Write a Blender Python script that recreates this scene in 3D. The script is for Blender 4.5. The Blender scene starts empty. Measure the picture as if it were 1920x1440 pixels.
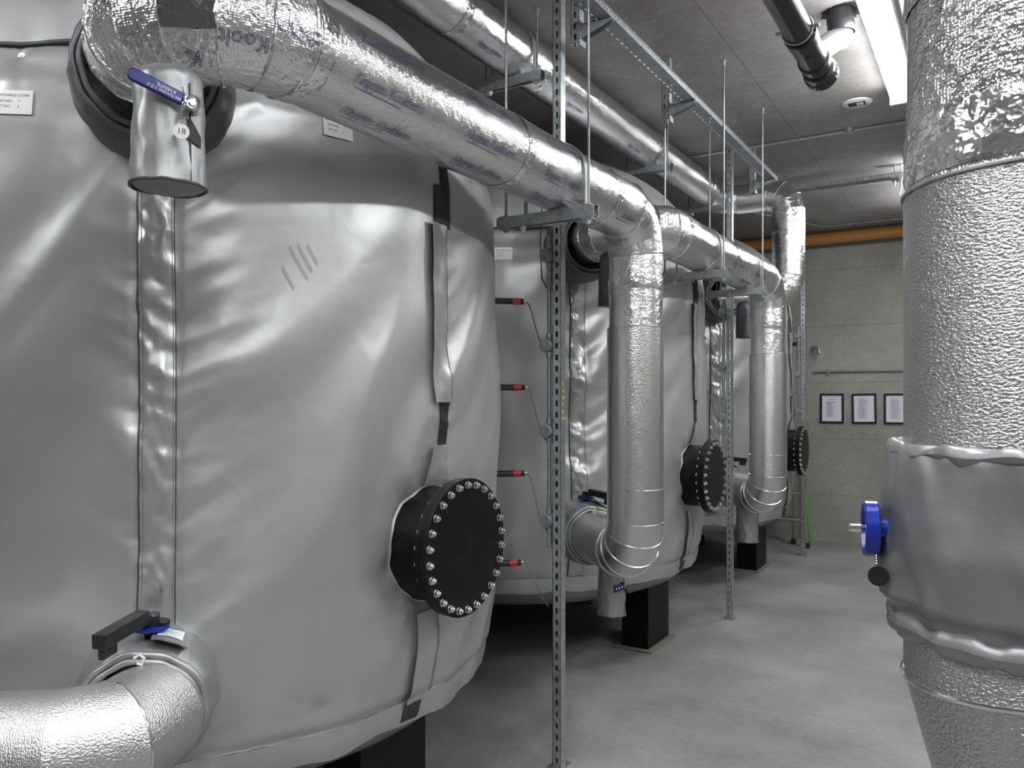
import bpy, math, random
from mathutils import Vector, Matrix, noise
PI = math.pi
R_ = math.radians
random.seed(7)
sc = bpy.context.scene
col = sc.collection

# ------------------------------------------------------------ camera, world, exposure
cam = bpy.data.cameras.new('camera')
cam.sensor_fit = 'HORIZONTAL'; cam.sensor_width = 36.0
cam.lens = 36.0 * 1460.0 / 1920.0
cam.shift_y = 23.0 / 1920.0
cam.clip_start = 0.05
camo = bpy.data.objects.new('camera', cam); col.objects.link(camo)
camo.location = (0, 0, 1.6); camo.rotation_euler = (R_(90), 0, R_(31.82))
sc.camera = camo
sc.view_settings.view_transform = 'Standard'; sc.view_settings.look = 'None'
sc.view_settings.gamma = 1.0; sc.view_settings.exposure = 0.98
try: sc.view_settings.use_curve_mapping = False
except Exception: pass
w = bpy.data.worlds.new('world'); sc.world = w; w.use_nodes = True
w.node_tree.nodes['Background'].inputs[0].default_value = (0.5, 0.5, 0.5, 1)
w.node_tree.nodes['Background'].inputs[1].default_value = 0.02
LAMP = 30.0          # emission strength of the fluorescent battens
CEIL = 3.39
BATTENS = [(-0.45, 4.18), (-0.45, 1.05), (-0.45, -0.72), (-0.45, 7.30), (1.25, 5.6), (1.25, 2.6), (1.25, -0.4), (-2.75, -0.75)]  # last four are unseen fill lamps, added to raise the brightness

# ------------------------------------------------------------ materials
M = {}
def newmat(name):
    m = bpy.data.materials.new(name); m.use_nodes = True
    nt = m.node_tree; b = nt.nodes['Principled BSDF']; M[name] = m
    return m, nt, b
def nd(nt, t, **kw):
    n = nt.nodes.new(t)
    for k, v in kw.items():
        if k in n.inputs.keys(): n.inputs[k].default_value = v
        else: setattr(n, k, v)
    return n
def simple(name, c, rough=0.5, metal=0.0, **kw):
    m, nt, b = newmat(name)
    b.inputs['Base Color'].default_value = (*c, 1); b.inputs['Roughness'].default_value = rough
    b.inputs['Metallic'].default_value = metal
    for k, v in kw.items(): b.inputs[k].default_value = v
    return m
def ramp(nt, src, p0, c0, p1, c1):
    r = nt.nodes.new('ShaderNodeValToRGB'); nt.links.new(src, r.inputs[0])
    r.color_ramp.elements[0].position = p0; r.color_ramp.elements[0].color = (*c0, 1)
    r.color_ramp.elements[1].position = p1; r.color_ramp.elements[1].color = (*c1, 1)
    return r
def noisy(nt, coord, scale, detail=4, rough=0.55, vec=None):
    n = nd(nt, 'ShaderNodeTexNoise', Scale=scale, Detail=detail, Roughness=rough)
    if vec:
        mp = nd(nt, 'ShaderNodeMapping'); mp.inputs['Scale'].default_value = vec
        nt.links.new(coord, mp.inputs[0]); nt.links.new(mp.outputs[0], n.inputs['Vector'])
    else: nt.links.new(coord, n.inputs['Vector'])
    return n
def bump(nt, h, dist, strength, prev=None):
    b = nd(nt, 'ShaderNodeBump', Distance=dist, Strength=strength); nt.links.new(h, b.inputs['Height'])
    if prev: nt.links.new(prev.outputs[0], b.inputs['Normal'])
    return b

def fabric(name, c, rough=0.42, sheen=0.0):
    m, nt, b = newmat(name); tc = nt.nodes.new('ShaderNodeTexCoord')
    n1 = noisy(nt, tc.outputs['Object'], 2.2, 5)
    r = ramp(nt, n1.outputs['Fac'], 0.3, tuple(x*0.9 for x in c), 0.72, tuple(x*1.08 for x in c))
    nt.links.new(r.outputs[0], b.inputs['Base Color'])
    b.inputs['Roughness'].default_value = rough
    b.inputs['Metallic'].default_value = 0.6
    b.inputs['Specular IOR Level'].default_value = 0.7
    n2 = noisy(nt, tc.outputs['Object'], 5.0, 3)
    n3 = noisy(nt, tc.outputs['Object'], 420.0, 2)
    b1 = bump(nt, n2.outputs['Fac'], 0.02, 0.22)
    b2 = bump(nt, n3.outputs['Fac'], 0.0006, 0.35, b1)
    nt.links.new(b2.outputs[0], b.inputs['Normal'])
    return m
fabric('jacket_fabric', (0.48, 0.485, 0.485), 0.36)
fabric('scuff', (0.33, 0.33, 0.33), 0.4)
fabric('strip_fabric', (0.47, 0.475, 0.475), 0.27)
fabric('dark_fabric', (0.125, 0.13, 0.135), 0.45)
fabric('sleeve_fabric', (0.33, 0.335, 0.335), 0.4)
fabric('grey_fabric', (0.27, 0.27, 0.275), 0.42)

def foil(name, crinkle, rough=0.2, scrim=0.5, tint=(0.86, 0.86, 0.88)):
    m, nt, b = newmat(name); tc = nt.nodes.new('ShaderNodeTexCoord')
    b.inputs['Base Color'].default_value = (*tint, 1); b.inputs['Metallic'].default_value = 1.0
    n0 = noisy(nt, tc.outputs['Object'], 6.0, 5, 0.6)
    rr = ramp(nt, n0.outputs['Fac'], 0.35, (rough*0.75,)*3, 0.7, (rough*1.5,)*3)
    nt.links.new(rr.outputs[0], b.inputs['Roughness'])
    n1 = noisy(nt, tc.outputs['Object'], 14.0, 3)
    v = nd(nt, 'ShaderNodeTexVoronoi', Scale=38.0, feature='F1'); 
    nz = noisy(nt, tc.outputs['Object'], 20.0, 3); mx = nd(nt, 'ShaderNodeVectorMath', operation='MULTIPLY_ADD')
    nt.links.new(nz.outputs['Color'], mx.inputs[0]); mx.inputs[1].default_value = (0.09,)*3
    nt.links.new(tc.outputs['Object'], mx.inputs[2]); nt.links.new(mx.outputs[0], v.inputs['Vector'])
    b1 = bump(nt, n1.outputs['Fac'], 0.012, 0.35*crinkle + 0.12)
    b2 = bump(nt, v.outputs['Distance'], 0.008, 0.35*crinkle, b1)
    # reinforcing scrim pressed through the foil: a 5 mm net
    w1 = nd(nt, 'ShaderNodeTexWave', Scale=62.0, wave_type='BANDS', bands_direction='X'); nt.links.new(tc.outputs['UV'], w1.inputs['Vector'])
    w2 = nd(nt, 'ShaderNodeTexWave', Scale=62.0, wave_type='BANDS', bands_direction='Y'); nt.links.new(tc.outputs['UV'], w2.inputs['Vector'])
    mm = nd(nt, 'ShaderNodeMath', operation='MAXIMUM'); nt.links.new(w1.outputs['Fac'], mm.inputs[0]); nt.links.new(w2.outputs['Fac'], mm.inputs[1])
    b3 = bump(nt, mm.outputs[0], 0.0006, scrim, b2)
    nt.links.new(b3.outputs[0], b.inputs['Normal'])
    return m
foil('foil', 0.42, 0.19, 0.55)
foil('foil_crumpled', 1.3, 0.17, 0.6)
foil('foil_elbow', 0.6, 0.18, 0.5)
foil('foil_tape', 0.9, 0.16, 0.0, (0.9, 0.9, 0.91))
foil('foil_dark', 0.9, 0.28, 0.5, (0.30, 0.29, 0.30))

def emboss(name, scale=150.0, strength=0.6, rough=0.24, tint=(0.74, 0.74, 0.73)):
    m, nt, b = newmat(name); tc = nt.nodes.new('ShaderNodeTexCoord')
    b.inputs['Base Color'].default_value = (*tint, 1); b.inputs['Metallic'].default_value = 1.0
    b.inputs['Roughness'].default_value = rough
    n = noisy(nt, tc.outputs['UV'], scale, 2, 0.5, (1.0, 1.6, 1.0))
    b1 = bump(nt, n.outputs['Fac'], 0.004, strength)
    n2 = noisy(nt, tc.outputs['Object'], 5.0, 2)
    b2 = bump(nt, n2.outputs['Fac'], 0.02, 0.08, b1)
    nt.links.new(b2.outputs[0], b.inputs['Normal'])
    return m
emboss('stucco_metal', 210.0, 0.7, 0.36, (0.7, 0.7, 0.695))
emboss('stucco_metal_close', 190.0, 0.8, 0.27, (0.62, 0.62, 0.625))
emboss('stucco_metal_fine', 110.0, 0.42, 0.27)
simple('bead_metal', (0.85, 0.85, 0.85), 0.16, 1.0)

def galv(name, c=(0.42, 0.45, 0.46), rough=0.42):
    m, nt, b = newmat(name); tc = nt.nodes.new('ShaderNodeTexCoord')
    v = nd(nt, 'ShaderNodeTexVoronoi', Scale=60.0); nt.links.new(tc.outputs['Object'], v.inputs['Vector'])
    r = ramp(nt, v.outputs['Color'], 0.1, tuple(x*0.82 for x in c), 0.9, tuple(x*1.15 for x in c))
    nt.links.new(r.outputs[0], b.inputs['Base Color'])
    b.inputs['Metallic'].default_value = 0.75; b.inputs['Roughness'].default_value = rough
    return m
galv('galvanized'); galv('galvanized_dull', (0.30, 0.32, 0.33), 0.5); galv('rod_metal', (0.3, 0.31, 0.31), 0.4)
m, nt, b = newmat('black_steel'); tc = nt.nodes.new('ShaderNodeTexCoord')
n1 = noisy(nt, tc.outputs['Object'], 18.0, 6, 0.7); r = ramp(nt, n1.outputs['Fac'], 0.5, (0.0035, 0.0035, 0.004), 0.85, (0.016, 0.015, 0.015))
nt.links.new(r.outputs[0], b.inputs['Base Color']); b.inputs['Roughness'].default_value = 0.42; b.inputs['Specular IOR Level'].default_value = 0.2
nb = noisy(nt, tc.outputs['Object'], 4.0, 2); bb = bump(nt, nb.outputs['Fac'], 0.02, 0.08); nt.links.new(bb.outputs[0], b.inputs['Normal'])
simple('black_plastic', (0.014, 0.014, 0.016), 0.34)
simple('drain_plastic', (0.022, 0.02, 0.022), 0.25)
simple('drain_grey', (0.045, 0.045, 0.048), 0.5)
simple('black_shell', (0.012, 0.012, 0.012), 0.6)
simple('velcro', (0.035, 0.035, 0.035), 0.9)
simple('stitch', (0.2, 0.2, 0.2), 0.6)
simple('piping_dark', (0.05, 0.05, 0.052), 0.5)
simple('bolt_zinc', (0.78, 0.78, 0.78), 0.22, 0.95)
simple('chrome', (0.8, 0.79, 0.77), 0.15, 1.0)
simple('blue_enamel', (0.008, 0.025, 0.27), 0.22, 0.0)
simple('blue_vinyl', (0.012, 0.022, 0.17), 0.33)
simple('white_label', (0.78, 0.78, 0.77), 0.45)
simple('ink', (0.03, 0.03, 0.035), 0.6)
simple('ink_grey', (0.25, 0.25, 0.27), 0.6)
simple('ink_cyan', (0.12, 0.38, 0.55), 0.6)
simple('ink_white', (0.7, 0.72, 0.8), 0.5)
simple('foil_print', (0.045, 0.05, 0.16), 0.4, 0.3)
simple('red_tape', (0.5, 0.03, 0.035), 0.4)
simple('cable_black', (0.02, 0.02, 0.02), 0.45)
simple('cable_grey', (0.12, 0.12, 0.12), 0.5)
simple('orange_pipe', (0.42, 0.19, 0.045), 0.42)
simple('frame_black', (0.008, 0.008, 0.01), 0.35)
simple('paper', (0.68, 0.69, 0.74), 0.5)
simple('green_plastic', (0.10, 0.33, 0.03), 0.4)
simple('aluminium', (0.42, 0.42, 0.41), 0.4, 0.7)
simple('white_plastic', (0.75, 0.74, 0.72), 0.45)
simple('cord_white', (0.7, 0.68, 0.64), 0.7)
simple('lamp_body', (0.6, 0.6, 0.6), 0.5)
simple('baseplate', (0.22, 0.19, 0.16), 0.7)
simple('yellow_paint', (0.55, 0.5, 0.12), 0.5)
simple('red_plastic', (0.65, 0.04, 0.05), 0.4)
m, nt, b = newmat('lamp_glow')
b.inputs['Base Color'].default_value = (0.9, 0.9, 0.9, 1); b.inputs['Emission Color'].default_value = (0.95, 0.985, 1.0, 1)
b.inputs['Emission Strength'].default_value = LAMP

def concrete(name, c0, c1, scale=1.2, rough=0.8, joints=None, pits=0.0, scratch=False, spec=0.3):
    m, nt, b = newmat(name); tc = nt.nodes.new('ShaderNodeTexCoord'); G = nt.nodes.new('ShaderNodeNewGeometry')
    P = G.outputs['Position']
    n1 = noisy(nt, P, scale, 8, 0.62)
    r = ramp(nt, n1.outputs['Fac'], 0.32, c0, 0.68, c1)
    n2 = noisy(nt, P, 30.0, 5, 0.7)
    r2 = ramp(nt, n2.outputs['Fac'], 0.3, (0.86,)*3, 0.7, (1.1,)*3)
    mul = nd(nt, 'ShaderNodeMix', data_type='RGBA', blend_type='MULTIPLY'); mul.inputs[0].default_value = 1.0
    nt.links.new(r.outputs[0], mul.inputs[6]); nt.links.new(r2.outputs[0], mul.inputs[7])
    colr = mul.outputs[2]
    bp = bump(nt, n2.outputs['Fac'], 0.004, 0.3)
    if pits:
        v = nd(nt, 'ShaderNodeTexVoronoi', Scale=7.0); nt.links.new(P, v.inputs['Vector'])
        rp = ramp(nt, v.outputs['Distance'], 0.03, (0.45,)*3, 0.075, (1, 1, 1))
        mp = nd(nt, 'ShaderNodeMix', data_type='RGBA', blend_type='MULTIPLY'); mp.inputs[0].default_value = pits
        nt.links.new(colr, mp.inputs[6]); nt.links.new(rp.outputs[0], mp.inputs[7]); colr = mp.outputs[2]
    if joints:
        for ax, pitch, off, wd, dark in joints:
            sp = nd(nt, 'ShaderNodeSeparateXYZ'); nt.links.new(P, sp.inputs[0])
            a = nd(nt, 'ShaderNodeMath', operation='ADD'); nt.links.new(sp.outputs[ax], a.inputs[0]); a.inputs[1].default_value = off + 100*pitch
            mo = nd(nt, 'ShaderNodeMath', operation='MODULO'); nt.links.new(a.outputs[0], mo.inputs[0]); mo.inputs[1].default_value = pitch
            lt = nd(nt, 'ShaderNodeMath', operation='LESS_THAN'); nt.links.new(mo.outputs[0], lt.inputs[0]); lt.inputs[1].default_value = wd
            mj = nd(nt, 'ShaderNodeMix', data_type='RGBA', blend_type='MULTIPLY'); nt.links.new(lt.outputs[0], mj.inputs[0])
            nt.links.new(colr, mj.inputs[6]); mj.inputs[7].default_value = (dark, dark, dark, 1); colr = mj.outputs[2]
    if scratch:
        w1 = noisy(nt, P, 3.0, 6, 0.75, (1.0, 7.0, 1.0)); rs = ramp(nt, w1.outputs['Fac'], 0.6, (1, 1, 1), 0.72, (1.35,)*3)
        w2 = noisy(nt, P, 55.0, 3, 0.6, (1.0, 0.25, 1.0)); rs2 = ramp(nt, w2.outputs['Fac'], 0.7, (1, 1, 1), 0.78, (1.4,)*3)
        for q in (rs, rs2):
            mq = nd(nt, 'ShaderNodeMix', data_type='RGBA', blend_type='MULTIPLY'); mq.inputs[0].default_value = 0.7
            nt.links.new(colr, mq.inputs[6]); nt.links.new(q.outputs[0], mq.inputs[7]); colr = mq.outputs[2]
    nt.links.new(colr, b.inputs['Base Color']); b.inputs['Roughness'].default_value = rough
    b.inputs['Specular IOR Level'].default_value = spec
    nt.links.new(bp.outputs[0], b.inputs['Normal'])
    return m
concrete('concrete_floor', (0.18, 0.18, 0.175), (0.33, 0.322, 0.305), 1.2, 0.55, scratch=True, spec=0.35)
concrete('concrete_ceiling', (0.27, 0.25, 0.24), (0.39, 0.365, 0.35), 1.8, 0.85, joints=[(1, 1.25, 0.27, 0.006, 0.75), (0, 2.5, 1.16, 0.008, 0.7)], pits=0.5)
concrete('concrete_wall', (0.25, 0.235, 0.21), (0.36, 0.34, 0.31), 1.3, 0.85, joints=[(2, 0.62, 0.11, 0.006, 0.62), (0, 2.5, 1.80, 0.006, 0.6)], pits=0.75)
concrete('concrete_side', (0.22, 0.21, 0.20), (0.33, 0.31, 0.29), 1.3, 0.85)

# ------------------------------------------------------------ mesh building
class MB:
    def __init__(s): s.v = []; s.f = []; s.uv = {}
    def add(s, vs, fs, uvs=None):
        n = len(s.v); s.v += [Vector(q) for q in vs]
        for i, f in enumerate(fs):
            if uvs: s.uv[len(s.f)] = uvs[i]
            s.f.append([n+j for j in f])
        return s
    def box(s, c, sz, R=None):
        c = Vector(c); hx, hy, hz = sz[0]/2, sz[1]/2, sz[2]/2
        vs = [Vector((x*hx, y*hy, z*hz)) for z in (-1, 1) for y in (-1, 1) for x in (-1, 1)]
        if R is not None: vs = [R @ q for q in vs]
        return s.add([c+q for q in vs], [(0,2,3,1),(4,5,7,6),(0,1,5,4),(2,6,7,3),(0,4,6,2),(1,3,7,5)])
    def span(s, a, b): return s.box([(a[i]+b[i])/2 for i in range(3)], [abs(b[i]-a[i]) for i in range(3)])
    def tube(s, pts, r, seg=12, caps=True, closed=False, fn=None, gore=False, pre=None, post=None):
        """sweep a circle along pts; mitred at every point; gore=True leaves a crease at each ring"""
        pts = [Vector(q) for q in pts]; n = len(pts)
        T = []
        for i in range(n-1): T.append((pts[i+1]-pts[i]).normalized())
        if closed: T.append((pts[0]-pts[-1]).normalized())
        t0 = T[0]; up = Vector((0, 0, 1)) if abs(t0.z) < 0.9 else Vector((1, 0, 0))
        U = (up - t0*up.dot(t0)).normalized(); V = t0.cross(U)
        rings = []; L = 0.0; Ls = []
        for i in range(n):
            tin = T[i-1] if (i > 0 or closed) else T[0]
            tout = T[i] if i < len(T) else T[-1]
            if i == 0 and pre is not None: tout = (pts[0]-Vector(pre)).normalized()
            if i == n-1 and post is not None: tout = (Vector(post)-pts[-1]).normalized()
            if i > 0: L += (pts[i]-pts[i-1]).length
            if i > 0:
                q = t0.rotation_difference(tin); U = q @ U; V = q @ V; t0 = tin
            bis = (tin+tout).normalized(); den = tin.dot(bis)
            ring = []; rr0 = r[i] if isinstance(r, (list, tuple)) else r
            for k in range(seg):
                a = 2*PI*k/seg
                rr = rr0 + (fn(a, L, pts[i]) if fn else 0.0)
                o = U*math.cos(a)*rr + V*math.sin(a)*rr
                ring.append(pts[i] + o - tin*(o.dot(bis)/den))
            rings.append(ring); Ls.append(L)
        def quad(A, B, la, lb):
            vs = A + B; fs = []; uvs = []
            rad = r if not isinstance(r, (list, tuple)) else r[0]
            for k in range(seg):
                k2 = (k+1) % seg; fs.append((k, k2, seg+k2, seg+k))
                u0 = 2*PI*rad*k/seg; u1 = 2*PI*rad*(k+1)/seg
                uvs.append([(u0, la), (u1, la), (u1, lb), (u0, lb)])
            return vs, fs, uvs
        m = n if closed else n-1
        if gore:
            for i in range(m):
                vs, fs, uvs = quad(rings[i], rings[(i+1) % n], Ls[i], Ls[(i+1) % n]); s.add(vs, fs, uvs)
        else:
            vs = [q for rg in rings for q in rg]; fs = []; uvs = []
            rad = r if not isinstance(r, (list, tuple)) else r[0]
            for i in range(m):
                j = (i+1) % n
                for k in range(seg):
                    k2 = (k+1) % seg; fs.append((i*seg+k, i*seg+k2, j*seg+k2, j*seg+k))
                    u0 = 2*PI*rad*k/seg; u1 = 2*PI*rad*(k+1)/seg
                    uvs.append([(u0, Ls[i]), (u1, Ls[i]), (u1, Ls[j]), (u0, Ls[j])])
            s.add(vs, fs, uvs)
        if caps and not closed:
            s.add(rings[0], [tuple(range(seg-1, -1, -1))]); s.add(rings[-1], [tuple(range(seg))])
        return s
    def lathe(s, o, ax, prof, seg=24, fn=None, cap0=True, cap1=True):
        """prof = [(distance along ax, radius)]"""
        o = Vector(o); ax = Vector(ax).normalized()
        up = Vector((0, 0, 1)) if abs(ax.z) < 0.9 else Vector((1, 0, 0))
        U = (up - ax*up.dot(ax)).normalized(); V = ax.cross(U)
        vs = []; fs = []; uvs = []
        for i, (h, r) in enumerate(prof):
            for k in range(seg):
                a = 2*PI*k/seg; rr = r + (fn(a, h, i) if fn else 0)
                vs.append(o + ax*h + (U*math.cos(a)+V*math.sin(a))*rr)
        for i in range(len(prof)-1):
            for k in range(seg):
                k2 = (k+1) % seg; fs.append((i*seg+k, i*seg+k2, (i+1)*seg+k2, (i+1)*seg+k))
                rm = max(prof[i][1], 0.01)
                uvs.append([(2*PI*rm*k/seg, prof[i][0]), (2*PI*rm*(k+1)/seg, prof[i][0]), (2*PI*rm*(k+1)/seg, prof[i+1][0]), (2*PI*rm*k/seg, prof[i+1][0])])
        s.add(vs, fs, uvs); n = len(prof)
        if cap0 and prof[0][1] > 1e-6: s.add(vs[:seg], [tuple(range(seg-1, -1, -1))])
        if cap1 and prof[-1][1] > 1e-6: s.add(vs[(n-1)*seg:], [tuple(range(seg))])
        return s
    def grid(s, fn, nu, nv, flip=False):
        vs = [fn(i/nu, j/nv) for j in range(nv+1) for i in range(nu+1)]; W = nu+1
        fs = [(j*W+i, j*W+i+1, (j+1)*W+i+1, (j+1)*W+i) for j in range(nv) for i in range(nu)]
        if flip: fs = [f[::-1] for f in fs]
        return s.add(vs, fs)
    def sheet(s, fn, nu, nv, th):
        """closed thin sheet; fn(u,v,offset)"""
        W = nu+1; N = W*(nv+1)
        vs = [fn(i/nu, j/nv, th) for j in range(nv+1) for i in range(nu+1)] + [fn(i/nu, j/nv, 0.0) for j in range(nv+1) for i in range(nu+1)]
        fs = []
        for j in range(nv):
            for i in range(nu):
                q = (j*W+i, j*W+i+1, (j+1)*W+i+1, (j+1)*W+i); fs.append(q); fs.append(tuple(N+x for x in q[::-1]))
        for i in range(nu):
            fs.append((i+1, i, N+i, N+i+1)); a = nv*W+i; fs.append((a, a+1, N+a+1, N+a))
        for j in range(nv):
            a = j*W; b_ = (j+1)*W; fs.append((a, b_, N+b_, N+a)); a = j*W+nu; b_ = (j+1)*W+nu; fs.append((b_, a, N+a, N+b_))
        return s.add(vs, fs)
    def build(s, name, mat, parent=None, smooth=True, angle=35, bevel=0.0, **tags):
        me = bpy.data.meshes.new(name)
        wl = Vector((0, 0, 0)); p = parent
        while p is not None: wl += p.location; p = p.parent
        if parent is None and s.v:
            xs = [q.x for q in s.v]; ys = [q.y for q in s.v]; zs = [q.z for q in s.v]
            wl = Vector(((min(xs)+max(xs))/2, (min(ys)+max(ys))/2, min(zs)))
        me.from_pydata([tuple(q-wl) for q in s.v], [], s.f)
        if s.uv:
            ul = me.uv_layers.new(name='UVMap')
            for pi, p in enumerate(me.polygons):
                if pi in s.uv:
                    for k, li in enumerate(p.loop_indices): ul.data[li].uv = s.uv[pi][k]
        me.materials.append(M[mat] if isinstance(mat, str) else mat)
        me.update()
        if smooth:
            me.shade_smooth(); me.set_sharp_from_angle(angle=R_(angle))
        o = bpy.data.objects.new(name, me); col.objects.link(o)
        if parent is not None: o.parent = parent
        else: o.location = wl
        if bevel:
            bm = o.modifiers.new('bevel', 'BEVEL'); bm.width = bevel; bm.segments = 2; bm.limit_method = 'ANGLE'
        for k, v in tags.items(): o[k] = v
        return o
def thing(name, label, cat, loc, group=None):
    o = bpy.data.objects.new(name, None); o.empty_display_size = 0.05; col.objects.link(o); o.location = loc
    o['label'] = label; o['category'] = cat
    if group: o['group'] = group
    return o
def tag(o, label, cat, group=None):
    o['label'] = label; o['category'] = cat
    if group: o['group'] = group
    return o
def N3(x, y, z=0.0): return noise.noise(Vector((x, y, z)))
def arc(p0, p1, p2, rad, n):
    """points of a bend at corner p1 between p0 and p2"""
    p0, p1, p2 = Vector(p0), Vector(p1), Vector(p2)
    a = (p0-p1).normalized(); b = (p2-p1).normalized(); th = a.angle(b); tl = rad/math.tan(th/2)
    s = p1+a*tl; c = p1 + (a+b).normalized()*(rad/math.sin(th/2))
    q = s-c; axis = (-a).cross(b).normalized(); tot = PI-th
    return [c + (Matrix.Rotation(tot*i/n, 3, axis) @ q) for i in range(n+1)]
def lettering(name, txt, size, place, mat, parent, outline=0.0, shear=0.0, spacing=1.0):
    """flat printed letters; place(x, y) -> world point lying on the printed surface"""
    cu = bpy.data.curves.new('tmp', 'FONT'); cu.body = txt; cu.size = size; cu.shear = shear
    cu.align_x = 'CENTER'; cu.align_y = 'CENTER'; cu.resolution_u = 3; cu.space_character = spacing
    if outline: cu.fill_mode = 'NONE'; cu.bevel_depth = outline; cu.bevel_resolution = 0
    to = bpy.data.objects.new('tmp', cu); col.objects.link(to)
    dg = bpy.context.evaluated_depsgraph_get(); me = bpy.data.meshes.new_from_object(to.evaluated_get(dg))
    bpy.data.objects.remove(to); bpy.data.curves.remove(cu)
    mb = MB(); mb.v = [Vector(place(q.co.x, q.co.y, q.co.z if outline else 0.0)) for q in me.vertices]; mb.f = [list(p.vertices) for p in me.polygons]
    bpy.data.meshes.remove(me)
    if not mb.f: return None
    return mb.build(name, mat, parent, smooth=False)

# ------------------------------------------------------------ room
X0, X1, Y0, Y1 = -4.45, 1.9, -3.2, 9.15
def struct(name, a, b, mat):
    return MB().span(a, b).build(name, mat, smooth=False, kind='structure')
struct('floor', (X0-0.2, Y0-0.2, -0.15), (X1+0.2, Y1+0.2, 0), 'concrete_floor')
struct('ceiling', (X0-0.2, Y0-0.2, CEIL), (X1+0.2, Y1+0.2, CEIL+0.2), 'concrete_ceiling')
struct('wall_back', (X0-0.2, Y1, 0), (X1+0.2, Y1+0.2, CEIL), 'concrete_wall')
struct('wall_left', (X0-0.2, Y0, 0), (X0, Y1, CEIL), 'concrete_side')
struct('wall_right', (X1, Y0, 0), (X1+0.2, Y1, CEIL), 'concrete_side')
struct('wall_front', (X0-0.2, Y0-0.2, 0), (X1+0.2, Y0, CEIL), 'concrete_side')

# ------------------------------------------------------------ ceiling battens (fluorescent)
bl = ['long white fluorescent ceiling batten glowing above the aisle beside the black drain pipe', 'glowing fluorescent ceiling batten above the camera end of the aisle', 'glowing fluorescent ceiling batten nearest the wall behind the camera', 'glowing fluorescent ceiling batten above the far end of the aisle',
      'far unseen batten of the fill row added along the right wall', 'middle unseen batten of the fill row added along the right wall', 'near unseen batten of the fill row added along the right wall', 'unseen fill batten added on the left, just in front of the foreground tank']
for (x, y), lb in zip(BATTENS, bl):
    t = thing('ceiling_light', lb, 'light', (x, y, CEIL-0.118), 'fluorescent battens over the aisle')
    L = 1.56
    MB().span((x-0.03, y-L/2+0.02, CEIL-0.012), (x+0.03, y+L/2-0.02, CEIL)).build('mounting_rail', 'lamp_body', t, False)
    for s in (-1, 1):
        MB().span((x-0.066, y+s*L/2-0.012, CEIL-0.118), (x+0.066, y+s*L/2+0.012, CEIL-0.012)).build('end_cap', 'lamp_body', t, False, bevel=0.004)
    pr = []
    for k in range(13):
        a = PI*k/12; pr.append((x-0.062*math.cos(a), CEIL-0.066-0.048*max(0.0, math.sin(a))**0.7))
    pr += [(x+0.062, CEIL-0.063), (x-0.062, CEIL-0.063)]
    MB().span((x-0.064, y-L/2+0.012, CEIL-0.063), (x+0.064, y+L/2-0.012, CEIL-0.012)).build('body', 'lamp_body', t, False)
    mb = MB(); n = len(pr); ya, yb = y-L/2+0.012, y+L/2-0.012
    mb.add([(p[0], ya, p[1]) for p in pr]+[(p[0], yb, p[1]) for p in pr], [(i, (i+1) % n, n+(i+1) % n, n+i) for i in range(n)]+[tuple(range(n-1, -1, -1)), tuple(range(n, 2*n))])
    mb.build('diffuser', 'lamp_glow', t, True, 50)

# ------------------------------------------------------------ tanks
CX = -2.84
TANKS = [(2.05, -39.6), (4.65, -43.7), (7.25, -46.5)]
MH_Z = 1.115
PROF = [(0.40, 1.04), (0.45, 1.12), (0.50, 1.17), (0.56, 1.205), (0.66, 1.235), (0.80, 1.255), (1.1, 1.272), (1.7, 1.275), (2.1, 1.268), (2.3, 1.257), (2.4, 1.24), (2.47, 1.215), (2.55, 1.185)]
def lerp(tab, z):
    if z <= tab[0][0]: return tab[0][1]
    for (a, ra), (b, rb) in zip(tab, tab[1:]):
        if z <= b:
            t = (z-a)/(b-a); t = t*t*(3-2*t)*0.5+t*0.5; return ra+(rb-ra)*t
    return tab[-1][1]
STUDS = {0: [(-55.8, 2.488), (-19.7, 0.689), (-80.0, 2.45), (-30, 2.47)], 1: [(-60, 2.46), (-20, 0.69), (-75, .7)], 2: [(-60, 2.46), (-20, 0.69)]}
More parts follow.
